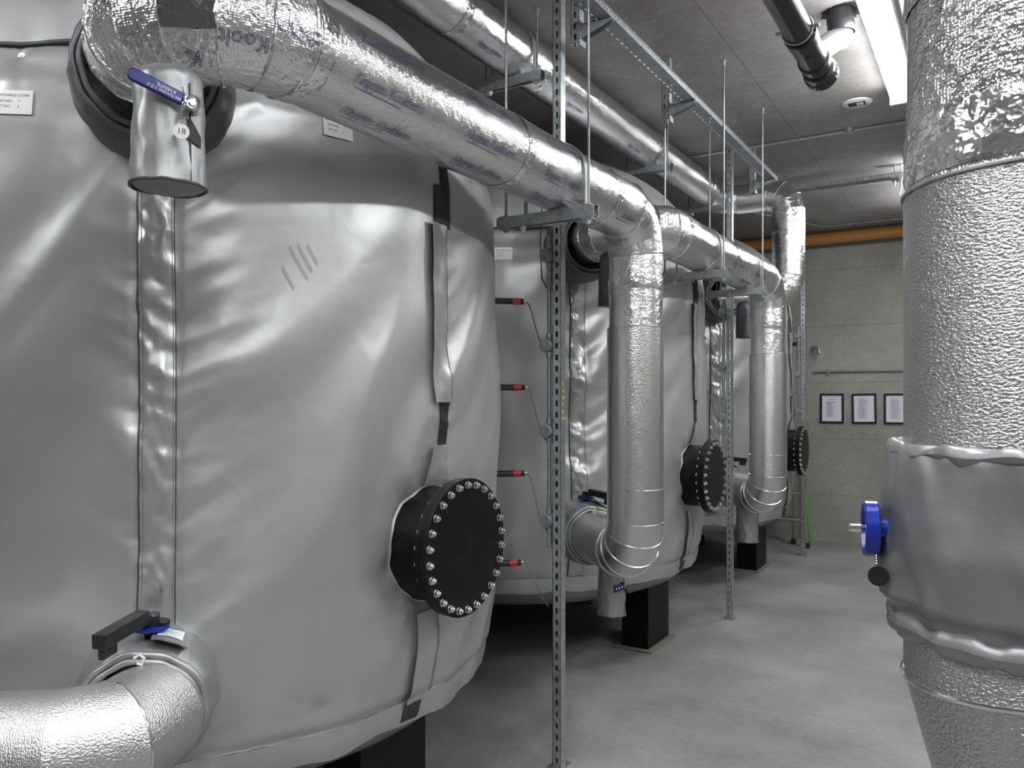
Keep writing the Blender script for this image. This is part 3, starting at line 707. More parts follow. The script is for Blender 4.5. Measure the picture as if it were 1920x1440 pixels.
# ------------------------------------------------------------ valve jackets on the tank nozzles
def valve_jacket(k, z, r, t0, t1, mat, label, group, low, dph=0.0):
    ph = R_(TANKS[k][1]+dph); ax = Vector((math.cos(ph), math.sin(ph), 0)); o = Vector((CX, TANKS[k][0], z))
    t = thing('valve_jacket', label, 'valve cover', tuple(o+ax*t1+Vector((0, 0, -r))), group)
    pr = [(t0, r*0.97), (t0+0.03, r*1.04), ((t0+t1)/2, r*1.06), (t1-0.05, r*1.02), (t1-0.02, r*0.95), (t1-0.008, r*0.90), (t1-0.003, r*0.83), (t1-0.012, r*0.79), (t1-0.035, r*0.78)]
    fine = []
    for (h0, r0), (h1, r1) in zip(pr, pr[1:]):
        n = max(1, int(abs(h1-h0)/0.012))
        for i in range(n): fine.append((h0+(h1-h0)*i/n, r0+(r1-r0)*i/n))
    fine.append(pr[-1])
    fn = lambda a, h, i: 0.007*N3(math.cos(a)*3.5+k*5+z, math.sin(a)*3.5, h*9)+0.0035*N3(math.cos(a)*9, math.sin(a)*9, h*14+k)
    MB().lathe(o, ax, fine, 96, fn, True, False).build('jacket_body', mat, t, True, 60)
    # drawn hem rolls: two gathered rims
    for (h, rr, th) in ((t1-0.006, r*0.90, 0.009), (t1+0.004, r*0.815, 0.008)):
        pts = [q + (q-(o+ax*h)).normalized()*0.006*N3(i*0.21, h*9, k) + ax*0.005*N3(i*0.17, 5, h*7) for i, q in enumerate(circ(o+ax*h, ax, rr, 72))]
        rad = [th*(1+0.45*N3(i*0.33, 2, k+h)) for i in range(72)]
        MB().tube(pts, rad, 8, closed=True).build('drawstring_hem', mat, t, True, 60)
    if low:
        up = Vector((0, 0, 1)); side = ax.cross(up)
        # toggle of the white cord
        c = o+ax*(t1+0.012)+up*(r*0.86)
        MB().tube([c+side*0.012+up*0.004, c+up*0.012, c-side*0.01+up*0.002, c-side*0.004-up*0.012, c+side*0.006-up*0.008], 0.0035, 8).build('cord', 'cord_white', t)
        # flap with label
        def fl(u, v, th):
            a = PI/2-0.12-0.50*u; h = t1-0.125+0.11*v; rr = r*1.075+0.004+th+0.004*N3(u*3, v*3, k)
            return o+ax*h+(up*math.sin(a)+-side*math.cos(a))*rr
        fo = MB().sheet(fl, 8, 8, 0.004).build('flap', 'grey_fabric', t, True, 50)
        MB().sheet(lambda u, v, th: fl(0.12+0.66*u, 0.18+0.62*v, 0.005+th), 4, 4, 0.001).build('sewn_label', 'white_label', fo)
        for q in range(5):
            MB().sheet(lambda u, v, th, q=q: fl(0.2+(0.3+0.1*(q % 3))*u, 0.3+0.09*q+0.02*v, 0.0062+th), 2, 1, 0.0003).build('label_print', 'ink_cyan', fo, False)
    return t
vj = []
vj.append(valve_jacket(0, LZ-0.04, 0.160, 1.25, 1.475, 'sleeve_fabric', 'grey padded valve jacket round the pipe stub at lower left, under the black lever', 'padded jackets on the lower tank nozzles', 1, -0.6))
vj.append(valve_jacket(1, LZ, 0.160, 1.25, 1.50, 'sleeve_fabric', 'grey padded valve jacket low on the middle tank, where the clad elbow enters', 'padded jackets on the lower tank nozzles', 1))
vj.append(valve_jacket(2, LZ, 0.160, 1.25, 1.50, 'sleeve_fabric', 'grey padded valve jacket low on the farthest tank, behind the second clad riser', 'padded jackets on the lower tank nozzles', 1))
vj.append(valve_jacket(0, PZ, 0.185, 1.20, 1.43, 'dark_fabric', 'dark grey padded jacket behind the crumpled foil elbow at upper left', 'dark padded jackets on the upper tank nozzles', 0))
vj.append(valve_jacket(1, PZ-0.005, 0.180, 1.22, 1.49, 'dark_fabric', 'dark grey padded jacket high on the middle tank, under the foil elbow', 'dark padded jackets on the upper tank nozzles', 0))
vj.append(valve_jacket(2, lowz, 0.180, 1.22, 1.46, 'dark_fabric', 'dark grey padded jacket high on the farthest tank, behind the second strut post', 'dark padded jackets on the upper tank nozzles', 0))

# ------------------------------------------------------------ butterfly valve levers
def lever_valve(k, th, ang, label):
    ph = R_(TANKS[k][1]); ax = Vector((math.cos(ph), math.sin(ph), 0))
    c = Vector((CX, TANKS[k][0], 0))+ax*th; z = LZ+0.165-(0.035 if k == 0 else 0)
    t = thing('butterfly_valve', label, 'valve', (c.x, c.y, z), 'lever valves on the lower nozzles')
    MB().lathe((c.x, c.y, z-0.03), (0, 0, 1), [(0, 0.016), (0.05, 0.016)], 20).build('stem', 'black_steel', t)
    MB().lathe((c.x, c.y, z+0.012), (0, 0, 1), [(0, 0.040), (0.002, 0.0425), (0.009, 0.0425), (0.010, 0.041)], 40).build('mounting_disc', 'blue_enamel', t, True, 30)
    # toothed plate: part disc
    mb = MB(); n = 26; top = []; bot = []
    for i in range(n+1):
        a = ang+PI*0.45+PI*1.2*i/n; r = 0.043 if i % 2 else 0.038
        top.append((c.x+r*math.cos(a), c.y+r*math.sin(a), z+0.030)); bot.append((c.x+r*math.cos(a), c.y+r*math.sin(a), z+0.023))
    m = n+1
    mb.add(top+bot, [tuple(range(m)), tuple(range(2*m-1, m-1, -1))]+[(i, m+i, m+(i+1) % m, (i+1) % m) for i in range(m)]); mb.build('notch_plate', 'black_plastic', t, False)
    R = Matrix.Rotation(ang, 3, 'Z'); d = R @ Vector((1, 0, 0)); dn = Vector((0, 0, 1))
    hd = MB().lathe((c.x, c.y, z+0.02), (0, 0, 1), [(0, 0.020), (0.026, 0.020), (0.032, 0.015), (0.033, 0.0)], 24)
    hd.box(Vector((c.x, c.y, z+0.040))+d*0.02, (0.07, 0.026, 0.018), R)
    hd.build('lever_hub', 'black_plastic', t, True, 30)
    R2 = R @ Matrix.Rotation(R_(4), 3, 'Y')
    lv = MB().box(Vector((c.x, c.y, z+0.046))+d*0.115, (0.165, 0.034, 0.034), R2)
    lv.build('lever', 'black_plastic', t, False, bevel=0.003)
    MB().box(Vector((c.x, c.y, z+0.017))+d*0.165, (0.050, 0.014, 0.036), R2).build('trigger', 'black_plastic', t, False, bevel=0.002)
    return t
lever_valve(0, 1.395, R_(-66), 'black lever on a blue disc standing on the padded jacket at lower left')
lever_valve(1, 1.40, R_(-20), 'black lever on a blue disc half hidden behind the clad riser of the middle tank')
lever_valve(2, 1.40, R_(5), 'black lever on a blue disc low on the farthest tank, behind the second clad riser')

# ------------------------------------------------------------ clad pipe at lower left
o = nozzle(0, LZ-0.04, 1.40); n1 = nozzle(0, LZ-0.04, 1.60); ph = R_(TANKS[0][1]); ax = Vector((math.cos(ph), math.sin(ph), 0))
td = Vector((-0.80, -0.60, 0)).normalized(); zz = LZ-0.04; cr = 0.124
corner = nozzle(0, zz, 1.655); end = corner+td*2.0
t = thing('insulated_pipe', 'stucco-embossed metal-clad pipe entering the lower left corner of the picture', 'pipe', (corner.x, corner.y, zz-cr))
el = arc(o, corner, end, 0.13, 2)
MB().tube([o, el[0]], cr, 80, True, post=el[1]).build('cladding_stub', 'stucco_metal', t, True, 40)
MB().tube(el, cr, 80, False, gore=True, pre=o, post=end).build('cladding_elbow', 'stucco_metal', t, True, 40)
MB().tube([el[-1], end], cr, 80, True, pre=el[-2]).build('metal_cladding', 'stucco_metal', t, True, 40)
bead(t, mitre_rings(el, cr+0.001, o, end)[1], 0.0025)
bead(t, circ(el[-1]+td*0.40, td, cr+0.001), 0.0025)

# ------------------------------------------------------------ small jacketed ball valves
def sleeve(c, ztop, zbot, r, label, group, handle, lean=0.0, dark=False, yaw=0.0, dish=True):
    """hanging fabric sleeve with sewn ends over a ball valve; c = (x, y)"""
    mat = 'dark_fabric' if dark else 'sleeve_fabric'
    t = thing('valve_sleeve', label, 'valve cover', (c[0], c[1], zbot), group)
    H = ztop-zbot; prof = []
    for i in range(25):
        u = i/24; rr = r*(1.06-0.10*u)
        if u > 0.86: rr *= math.sqrt(max(0.0, 1-((u-0.86)/0.16)**2))
        prof.append((H*u, rr))
    fn = lambda a, h, i: 0.0035*N3(math.cos(a)*2.5+c[0]*9, math.sin(a)*2.5, h*18)+0.002*N3(math.cos(a)*6, math.sin(a)*6, h*30)
    axd = Vector((lean*0.4, -lean, 1)).normalized()
    MB().lathe((c[0], c[1], zbot), axd, prof, 64, fn, False, True).build('sleeve_body', mat, t, True, 60)
    b = Vector((c[0], c[1], zbot))
    MB().lathe(b, -axd, [(-0.002, r*1.05), (0.004, r*0.9), (0.006, 0.0)], 48, cap0=False).build('end_panel', 'dark_fabric' if dark else 'grey_fabric', t, True, 60)
    pts = [q+Vector((0, 0, 0.003*N3(i*0.3, 1, c[0]))) for i, q in enumerate(circ(b, axd, r*1.075, 56))]
    MB().tube(pts, 0.003, 6, closed=True).build('piping', 'piping_dark', t)
    s_ = math.cos(yaw+0.9), math.sin(yaw+0.9)
    MB().tube([Vector((c[0]+s_[0]*r*1.06, c[1]+s_[1]*r*1.06, zbot+0.003)), Vector((c[0]+s_[0]*r*1.0, c[1]+s_[1]*r*1.0, zbot+H*0.82))], 0.0016, 6).build('seam', 'piping_dark', t)
    return t
# 1: below the foreground elbow, with blue lever, nut, chain and tag
SX, SY = -1.395, 0.955
sl = sleeve((SX, SY), 2.250, 2.015, 0.066, 'grey fabric sleeve with a sewn end hanging under the foil elbow at upper left', 'fabric sleeves over small ball valves', True, 0.0, yaw=-0.9)
vd = Vector((-SX*0-0.0-SX, 0-SY, 0)).normalized()          # outward, towards the aisle
vd = Vector((0.80, -0.60, 0)).normalized(); sd = Vector((0.60, 0.80, 0)); front = Vector((SX, SY, 0))+vd*0.078
bv = thing('ball_valve', 'small ball valve with a blue-sleeved lever on the hanging grey sleeve', 'valve', (SX, SY, 2.10), 'small ball valves with blue levers')
nutc = Vector((SX, SY, 2.156))+vd*0.066+sd*0.046
MB().lathe(nutc-vd*0.03, vd, [(0, 0.010), (0.04, 0.010), (0.041, 0.0125), (0.052, 0.0125), (0.053, 0.009)], 6).build('stem_nut', 'chrome', bv, True, 30)
MB().lathe(nutc+vd*0.022, vd, [(0, 0.014), (0.002, 0.0145), (0.009, 0.0145), (0.011, 0.0125), (0.0095, 0.010), (0.008, 0.0085), (0.009, 0.005)], 28, cap0=False).build('stem_washer', 'chrome', bv, True, 30)
lu = (-sd*0.92+Vector((0, 0, 0.38))).normalized(); lv = lu.cross(vd).normalized()
if lv.z < 0: lv = -lv
hc = nutc+vd*0.018
shape = []
L1, L2, hw = 0.018, 0.122, 0.0125
for i in range(9): a = -PI/2+PI*i/8; shape.append((L2-hw+hw*math.cos(a), hw*math.sin(a)))
shape += [(L1, hw*0.95), (L1, -hw*0.95)]
def plate(mb, shp, c, u, v, w_, th):
    n = len(shp); mb.add([c+u*a+v*b2+w_*th/2 for a, b2 in shp]+[c+u*a+v*b2-w_*th/2 for a, b2 in shp], [tuple(range(n)), tuple(range(2*n-1, n-1, -1))]+[(i, n+i, n+(i+1) % n, (i+1) % n) for i in range(n)])
    return mb
h = plate(MB(), shape, hc, lu, lv, vd, 0.012).build('lever', 'blue_vinyl', bv, True, 40, bevel=0.003)
MB().box(hc+lu*0.008, (0.036, 0.016, 0.004), Matrix((lu, lv, vd)).transposed()).build('lever_shank', 'chrome', bv, False)
for tx, y, sz in (('see function 1-2-3', 0.0045, 0.0085), ('KVENTIL', -0.004, 0.0095)):
    lettering('lever_print', tx, sz, lambda a, b2, c2, y=y: hc+lu*(0.056+a)*1.0+lv*(-(b2-y*-1)*-1*-1) + vd*0.0064 if False else hc+lu*(0.052+a)+lv*(-(b2)+(-y))*1.0+vd*0.0064, 'ink_white', h)
# ball chain and tag
for i in range(17):
    u = i/16; c = hc+lu*0.020+vd*0.006+Vector((0, 0, 0.020-0.068*u))+sd*(0.003*math.sin(u*6))
    MB().lathe(c-Vector((0, 0, 0.0018)), (0, 0, 1), [(0, 0.0008), (0.0009, 0.0018), (0.0018, 0.0021), (0.0027, 0.0018), (0.0036, 0.0008)], 10).build('chain_bead', 'chrome', bv)
tgc = hc+lu*0.022+vd*0.006+Vector((0, 0, -0.064))
tg = MB().lathe(tgc, vd, [(0, 0.0145), (0.0015, 0.0145)], 32).build('tag_disc', 'aluminium', bv, True, 30)
lettering('tag_print', '18', 0.016, lambda a, b2, c2: tgc+sd*a+Vector((0, 0, b2))+vd*0.0018, 'ink', tg)
# black opening flap beside the nut
MB().grid(lambda u, v: Vector((SX, SY, 2.098+0.045*v*(1-0.5*u)-0.012*u))+vd*(0.071*math.cos(0.55+0.45*u))+sd*(0.071*math.sin(0.55+0.45*u)), 6, 6).build('sleeve_opening', 'black_shell', sl, True, 60)

sleeve((-1.612, 3.53), 0.80, 0.525, 0.066, 'grey fabric sleeve with small blue lever, under the lower elbow of the middle tank', 'fabric sleeves over small ball valves', True, yaw=-0.9)
b2_ = thing('ball_valve', 'short blue lever poking out of the sleeve under the middle tank elbow', 'valve', (-1.57, 3.48, 0.6), 'small ball valves with blue levers')
bc = Vector((-1.612, 3.53, 0.668))+Vector((0.72, -0.70, 0)).normalized()*0.070+Vector((0.70, 0.72, 0))*0.012
Rb = Matrix.Rotation(R_(45), 3, 'Z') @ Matrix.Rotation(R_(-16), 3, 'Y')
l2 = MB().box(bc, (0.055, 0.010, 0.030), Rb).build('lever', 'blue_vinyl', b2_, False, bevel=0.003)
for q in (-0.014, 0.0, 0.014): MB().box(bc+Rb @ Vector((q, -0.0055, 0.001)), (0.006, 0.001, 0.010), Rb).build('lever_mark', 'ink_white', l2, False)
MB().box(bc+Rb @ Vector((0.026, 0.008, 0.016)), (0.014, 0.03, 0.012), Rb).build('stem', 'black_plastic', b2_, False, bevel=0.002)
MB().box(bc+Rb @ Vector((0.030, -0.002, -0.024)), (0.012, 0.012, 0.03), Rb).build('drain_cap', 'black_plastic', b2_, False, bevel=0.002)
sleeve((-1.60, 5.96), 0.80, 0.50, 0.080, 'grey fabric sleeve hanging under the lower elbow of the farthest tank', 'fabric sleeves over small ball valves', False, yaw=-0.9)
sleeve((-1.62, 5.96), 2.32, 2.045, 0.060, 'dark fabric sleeve behind the second foil riser, below the farthest tank\'s upper nozzle', 'fabric sleeves over small ball valves', False, dark=True)
sleeve((-1.60, 3.50), 2.30, 2.045, 0.060, 'dark fabric sleeve nearly hidden behind the first foil riser, on the middle tank', 'fabric sleeves over small ball valves', False, dark=True)

# ------------------------------------------------------------ foreground riser at right
RX, RY, RR = 0.048, 1.249, 0.160
t = thing('insulated_pipe', 'very large metal-clad riser standing at the right edge of the picture', 'pipe', (RX, RY, 0.6))
zj = 1.6+1.04*(743-352)/1460
MB().tube(sub((RX, RY, CEIL), (RX, RY, zj), 0.05), RR-0.004, 80, False, fn=lump(0.0025, 6, 3)).build('foil_wrap', 'foil_crumpled', t, True, 40)
ring(t, (RX, RY, zj+0.28), (0, 0, 1), RR-0.003, 'foil_tape_band', 'foil_tape', 0.06, 0.003, 1, 80)
ring(t, (RX, RY, zj+0.05), (0, 0, 1), RR-0.003, 'foil_tape_band', 'foil_tape', 0.08, 0.004, 6, 80)
e0 = (RX, RY, 1.24); e1_ = Vector((RX, RY, 0.93)); dirr = Vector((0.85, -0.10, -0.52)).normalized()
elr = arc((RX, RY, 1.6), (RX, RY, 0.995), Vector((RX, RY, 0.995))+Vector((0.95, 0.12, 0.0))*1.5, 0.24, 3)
rend = elr[-1]+Vector((0.95, 0.12, 0))*0.9
MB().tube([(RX, RY, zj), elr[0]], RR, 96, False, gore=True, post=elr[1]).build('metal_cladding', 'stucco_metal_close', t, True, 40)
MB().tube(elr, RR, 96, False, gore=True, pre=(RX, RY, 2), post=rend).build('cladding_elbow', 'stucco_metal_close', t, True, 40)
MB().tube([elr[-1], rend], RR, 96, True, pre=elr[-2]).build('metal_cladding', 'stucco_metal_close', t, True, 40)
for rg in mitre_rings(elr, RR+0.001, (RX, RY, 2), rend): bead(t, rg, 0.0035)
bead(t, circ((RX, RY, zj), (0, 0, 1), RR+0.001, 80), 0.003, mat='galvanized_dull')
# padded jacket round the riser valve
JZ0, JZ1 = 1.325, 1.528
t = thing('valve_jacket', 'thick grey padded jacket round the large riser at the right edge', 'valve cover', (RX, RY, JZ0))
jr = 0.183
pr = [(1.300, RR+0.010), (1.305, RR+0.016), (1.318, jr-0.006), (1.33, jr+0.006), (1.40, jr+0.009), (1.47, jr+0.004), (1.52, jr-0.002), (1.533, jr-0.006), (1.537, jr-0.014), (1.53, RR+0.016), (1.50, RR+0.006)]
fine = []
for (h0, r0), (h1, r1) in zip(pr, pr[1:]):
    n = max(1, int(math.hypot(h1-h0, r1-r0)/0.006))
    for i in range(n): fine.append((h0+(h1-h0)*i/n, r0+(r1-r0)*i/n))
fine.append(pr[-1])
def jfn(a, h, i):
    e = math.exp(-max(0, 1.54-h)/0.02)+math.exp(-max(0, h-1.30)/0.025)
    return 0.010*N3(math.cos(a)*3, math.sin(a)*3, h*7)+e*0.008*N3(math.cos(a)*8, math.sin(a)*8, h*12)+0.004*N3(math.cos(a)*6+h*12, math.sin(a)*6, h*16)
mb = MB(); mb.lathe((RX, RY, 0), (0, 0, 1), fine, 160, jfn, False, False).build('jacket_body', 'grey_fabric', t, True, 60)
for zc, rr, hr, hz, sd_, slope in ((1.526, RR+0.012, 0.009, 0.014, 3.0, 0.0), (1.302, jr-0.012, 0.010, 0.019, 8.0, 0.010)):
    def hemfn(u, v):
        a = 2*PI*u; b_ = 2*PI*v; ca_, sa_ = math.cos(a), math.sin(a)
        pin = 1-0.55*max(0.0, N3(ca_*5, sa_*5, sd_))**0.5 if N3(ca_*5, sa_*5, sd_) > 0 else 1.0
        r = rr+hr*math.cos(b_)*(0.7+0.5*pin)+0.006*N3(ca_*4, sa_*4, sd_+2)+0.0025*N3(ca_*14, sa_*14, v*2+sd_)
        z = zc+hz*math.sin(b_)*pin+0.008*N3(ca_*3, sa_*3, sd_+5)+slope*math.sin(a+0.6)
        return Vector((RX+r*ca_, RY+r*sa_, z))
    MB().grid(hemfn, 180, 14).build('drawstring_hem', 'grey_fabric', t, True, 70)
# gearbox handwheel, pointing left
hx = Vector((-0.850, -0.527, 0)).normalized()
hy = Vector((hx.y, -hx.x, 0))
hc = Vector((-0.143, 1.178, 1.417))
t = thing('gear_handwheel', 'small blue handwheel sticking out of the padded jacket at right', 'valve', tuple(hc-Vector((0, 0, 0.04))))
ROT = Matrix.Rotation(R_(-19), 3, 'Z'); hx2 = ROT @ hx
MB().lathe(hc-hx2*0.004, -hx2, [(0, 0.012), (0.004, 0.015), (0.045, 0.015)], 24).build('gear_shaft', 'blue_enamel', t, True, 30)
MB().lathe(hc-hx2*0.006, hx2, [(0.0, 0.036), (0.002, 0.0385), (0.017, 0.0385), (0.019, 0.0365), (0.019, 0.033), (0.010, 0.031), (0.010, 0.0)], 48).build('wheel', 'blue_enamel', t, True, 30)
MB().lathe(hc+hx2*0.004, hx2, [(0, 0.0055), (0.026, 0.0055), (0.028, 0.004)], 16).build('axle', 'chrome', t, True, 30)
for i in range(16):
    c = hc+Vector((0.006, -0.022, 0.012-0.0038*i))
    MB().lathe(c, (0, 0, 1), [(0, 0.0006), (0.0014, 0.0015), (0.0028, 0.0006)], 8).build('chain_bead', 'chrome', t)
MB().lathe(hc+Vector((0.009, -0.022, -0.060)), Vector((0.05, -1, 0)), [(0, 0.0135), (0.002, 0.0135)], 24).build('tag_disc', 'black_plastic', t, True, 30)

# ------------------------------------------------------------ strut posts
def channel(mb, p, axis, length, up, open_dir, wdt=0.041, dep=0.041, pitch=0.05, slot=(0.028, 0.014), th=0.0025):
    """slotted channel from p along axis; slotted back faces -open_dir"""
    p = Vector(p); A = Vector(axis).normalized(); D = Vector(open_dir).normalized(); S = A.cross(D).normalized()
    n = max(1, int(round(length/pitch))); pt = length/n; hw = wdt/2
    for i in range(n):
        c = p+A*(pt*(i+0.5)); a = pt/2; sl, sw = slot[0]/2, slot[1]/2; k_ = sw*0.45
        outer = [(-a, -hw), (0, -hw), (a, -hw), (a, 0), (a, hw), (0, hw), (-a, hw), (-a, 0)]
        inner = [(-sl+k_, -sw), (0, -sw), (sl-k_, -sw), (sl, 0), (sl-k_, sw), (0, sw), (-sl+k_, sw), (-sl, 0)]
        f = lambda q, dd: c+A*q[0]+S*q[1]+D*dd
        vs = [f(q, 0) for q in outer]+[f(q, 0) for q in inner]+[f(q, th) for q in outer]+[f(q, th) for q in inner]
        fs = []
        for j in range(8):
            j2 = (j+1) % 8
            fs += [(j, 8+j, 8+j2, j2), (16+j, 16+j2, 24+j2, 24+j), (8+j, 24+j, 24+j2, 8+j2)]
        mb.add(vs, fs)
    M3 = Matrix((A, S, D)).transposed()
    for s in (-1, 1):
        mb.box(p+A*length/2+S*(s*(hw-th/2))+D*dep/2, (length, th, dep), M3)
        mb.box(p+A*length/2+S*(s*(hw-0.005))+D*(dep-th/2), (length, 0.010, th), M3)
        mb.box(p+A*length/2+S*(s*(hw-0.009))+D*(dep-0.004), (length, th, 0.008), M3)
    return mb
posts = [(-1.625, 2.95), (-1.643, 5.57), (-1.655, 8.15)]
plb = ['tall slotted strut post standing between the foreground tank and the middle tank', 'slotted strut post standing in front of the gap between the middle and farthest tanks', 'slotted strut post standing at the far end beside the ladder']
for (x, y), lb in zip(posts, plb):
    t = thing('strut_post', lb, 'post', (x, y, 0), 'slotted strut posts along the tanks')
    channel(MB(), (x+0.0205, y, 0.006), (0, 0, 1), CEIL-0.015, None, (0, 1, 0)).build('channel', 'galvanized', t, False)
    MB().span((x-0.015, y-0.02, 0), (x+0.055, y+0.07, 0.006)).build('foot_plate', 'galvanized_dull', t, False)
    # conduit with boxes on the post
    cx = x-0.022
    cd = thing('conduit', {0: 'thin steel conduit with round boxes clipped to the nearest strut post', 1: 'thin steel conduit with round boxes clipped to the middle strut post', 2: 'thin steel conduit with round boxes clipped to the farthest strut post'}[posts.index((x, y))], 'conduit', (cx, y+0.012, 0.86), 'conduits on the strut posts')
    MB().tube([(cx, y+0.012, 0.94), (cx, y+0.012, 2.30)], 0.010, 12).build('tube', 'galvanized_dull', cd)
    for z in (2.21, 1.82, 1.45, 1.06):
        bo = MB().lathe((cx-0.006, y+0.012-0.03, z), (0, 1, 0), [(0, 0.026), (0.002, 0.029), (0.030, 0.031), (0.036, 0.031)], 28)
        bo.lathe((cx, y+0.012, z+0.030), (0, 0, 1), [(0, 0.014), (0.022, 0.014)], 12); bo.lathe((cx, y+0.012, z-0.052), (0, 0, 1), [(0, 0.014), (0.022, 0.014)], 12)
        bo.build('junction_box', 'galvanized_dull', cd, True, 30)
    if posts.index((x, y)) == 0:
        mk = MB()
        for q in range(6): mk.span((x+0.0412, y+0.008+0.004*(q % 2), 1.66-q*0.030), (x+0.0420, y+0.024+0.006*(q % 3), 1.648-q*0.030))
        mk.build('yellow_chalk_mark', 'yellow_paint', t, False)
# sensor cables
for k, (px_, py_) in ((0, posts[0]), (1, posts[1])):
    for i, z in enumerate((2.03, 1.64, 1.25, 0.845)):
        ph = 44.0; n = Vector((math.cos(R_(ph)), math.sin(R_(ph)), 0)); c = TP(k, ph, z, -0.02, False)+n*0.178
        e = Vector((px_-0.03, py_+0.02, z-(0.24 if i != 3 else 0.16)))
        pts = []
        m1 = c+n*0.03; m2 = Vector((c.x*0.45+e.x*0.55-0.02, c.y*0.5+e.y*0.5, e.z+0.10)); m2b = e+Vector((-0.05, 0.02, 0.015))
        ctl = [c, m1, m2, m2b, e]
        for q in range(25):
            u = q/24; b_ = [math.comb(4, j)*u**j*(1-u)**(4-j) for j in range(5)]
            pts.append(sum((ctl[j]*b_[j] for j in range(5)), Vector((0, 0, 0))))
        nm = ['topmost', 'second', 'third', 'lowest'][i]
        tag(MB().tube(pts, 0.0028, 8).build('sensor_cable', 'cable_grey', None), 'thin cable hanging from the %s probe of the %s tank to the strut post' % (nm, 'foreground' if k == 0 else 'middle'), 'cable', 'probe cables')
    pts = [Vector((px_-0.10, py_+0.1, 2.62)), Vector((px_-0.085, py_+0.06, 2.45)), Vector((px_-0.09, py_+0.05, 2.28)), Vector((px_-0.07, py_+0.03, 2.12)), Vector((px_-0.03, py_+0.02, 2.06))]
    tag(MB().tube(pts, 0.003, 8).build('sensor_cable', 'cable_black', None), 'black cable dropping from above to the top box of the %s strut post' % ('nearest' if k == 0 else 'middle'), 'cable', 'probe cables')

# ------------------------------------------------------------ trapeze hangers: beam, rods, pipe band
def hanger(y, xr, xl, ztop, beam_z, pipe, label, rods, group='strut hangers carrying the pipes'):
    t = thing('pipe_hanger', label, 'hanger', ((xr+xl)/2, y, beam_z-0.041), group)
    mb = MB(); x0, x1 = xl-0.03, xr+0.03
    channel(mb, (x0, y, beam_z), (1, 0, 0), x1-x0, None, (0, 0, -1)).build('beam', 'galvanized', t, False)
    for x in rods:
        ms = MB().tube([(x, y, beam_z-0.055), (x, y, ztop)], 0.0048, 8)
        ms.build('threaded_rod', 'rod_metal', t)
        for zz_ in (beam_z+0.003, beam_z-0.054): MB().lathe((x, y, zz_), (0, 0, 1), [(0, 0.010), (0.008, 0.010)], 6).build('nut', 'galvanized', t, False)
        for z_a, z_b in ((beam_z+0.0002, beam_z+0.004), (beam_z-0.046, beam_z-0.0415)): MB().span((x-0.02, y-0.02, z_a), (x+0.02, y+0.02, z_b)).build('washer_plate', 'galvanized', t, False)
        MB().lathe((x, y, ztop-0.03), (0, 0, 1), [(0, 0.008), (0.022, 0.008), (0.022, 0.014), (0.03, 0.014)], 10).build('ceiling_anchor', 'galvanized', t)
    if pipe:
        cx, cz, r = pipe; pts = [(cx-r-0.004, y, beam_z-0.0)]
        for i in range(25): a = PI-PI*i/24; pts.append((cx+(r+0.0045)*math.cos(a), y, cz+(r+0.0045)*math.sin(a)))
        pts.append((cx+r+0.004, y, beam_z-0.0))
        mb = MB(); n = len(pts); hw = 0.0125
        vs = []
        for i, q in enumerate(pts):
            q = Vector(q); d = (q-Vector((cx, y, max(cz, q.z)))).normalized(); vs += [q+Vector((0, -hw, 0)), q+Vector((0, hw, 0)), q+d*0.003+Vector((0, hw, 0)), q+d*0.003+Vector((0, -hw, 0))]
        fs = []
        for i in range(n-1):
            for j in range(4): j2 = (j+1) % 4; fs.append((4*i+j, 4*i+j2, 4*i+4+j2, 4*i+4+j))
        mb.add(vs, fs).build('pipe_band', 'galvanized', t, True, 40)
        for sx in (-1, 1): MB().lathe((cx+sx*(r+0.016), y, beam_z-0.06), (0, 0, 1), [(0, 0.006), (0.012, 0.011), (0.020, 0.0115), (0.021, 0.008)], 16).build('cap_nut', 'white_plastic', t)
    return t
BZ = PZ-PR-0.004
hanger(2.50, -1.23, -1.578, CEIL, BZ, (PX, PZ, PR), 'strut hanger under the foreground foil pipe, the nearest low one, with a white cap below', (-1.23, -1.578))
hanger(4.125, -1.23, -1.56, CEIL, BZ, (PX, PZ, PR), 'strut hanger under the second foil pipe, just right of the first foil riser', (-1.23, -1.56))
hanger(4.94, -1.23, -1.565, CEIL, BZ, (PX, PZ, PR), 'strut hanger under the second foil pipe, close above the second clad riser', (-1.23, -1.565))
CB = CZ-CR-0.003
for y, lb in ((3.12, 'strut hanger under the upper foil pipe, beside the top of the nearest post'), (4.81, 'strut hanger under the upper foil pipe, above the first foil riser'), (6.05, 'strut hanger under the upper foil pipe, nearest its far elbow')):
    hanger(y, -1.80, -2.10, CEIL, CB, (CXp, CZ, CR), lb, (-1.80, -2.085), 'strut hangers carrying the pipes')

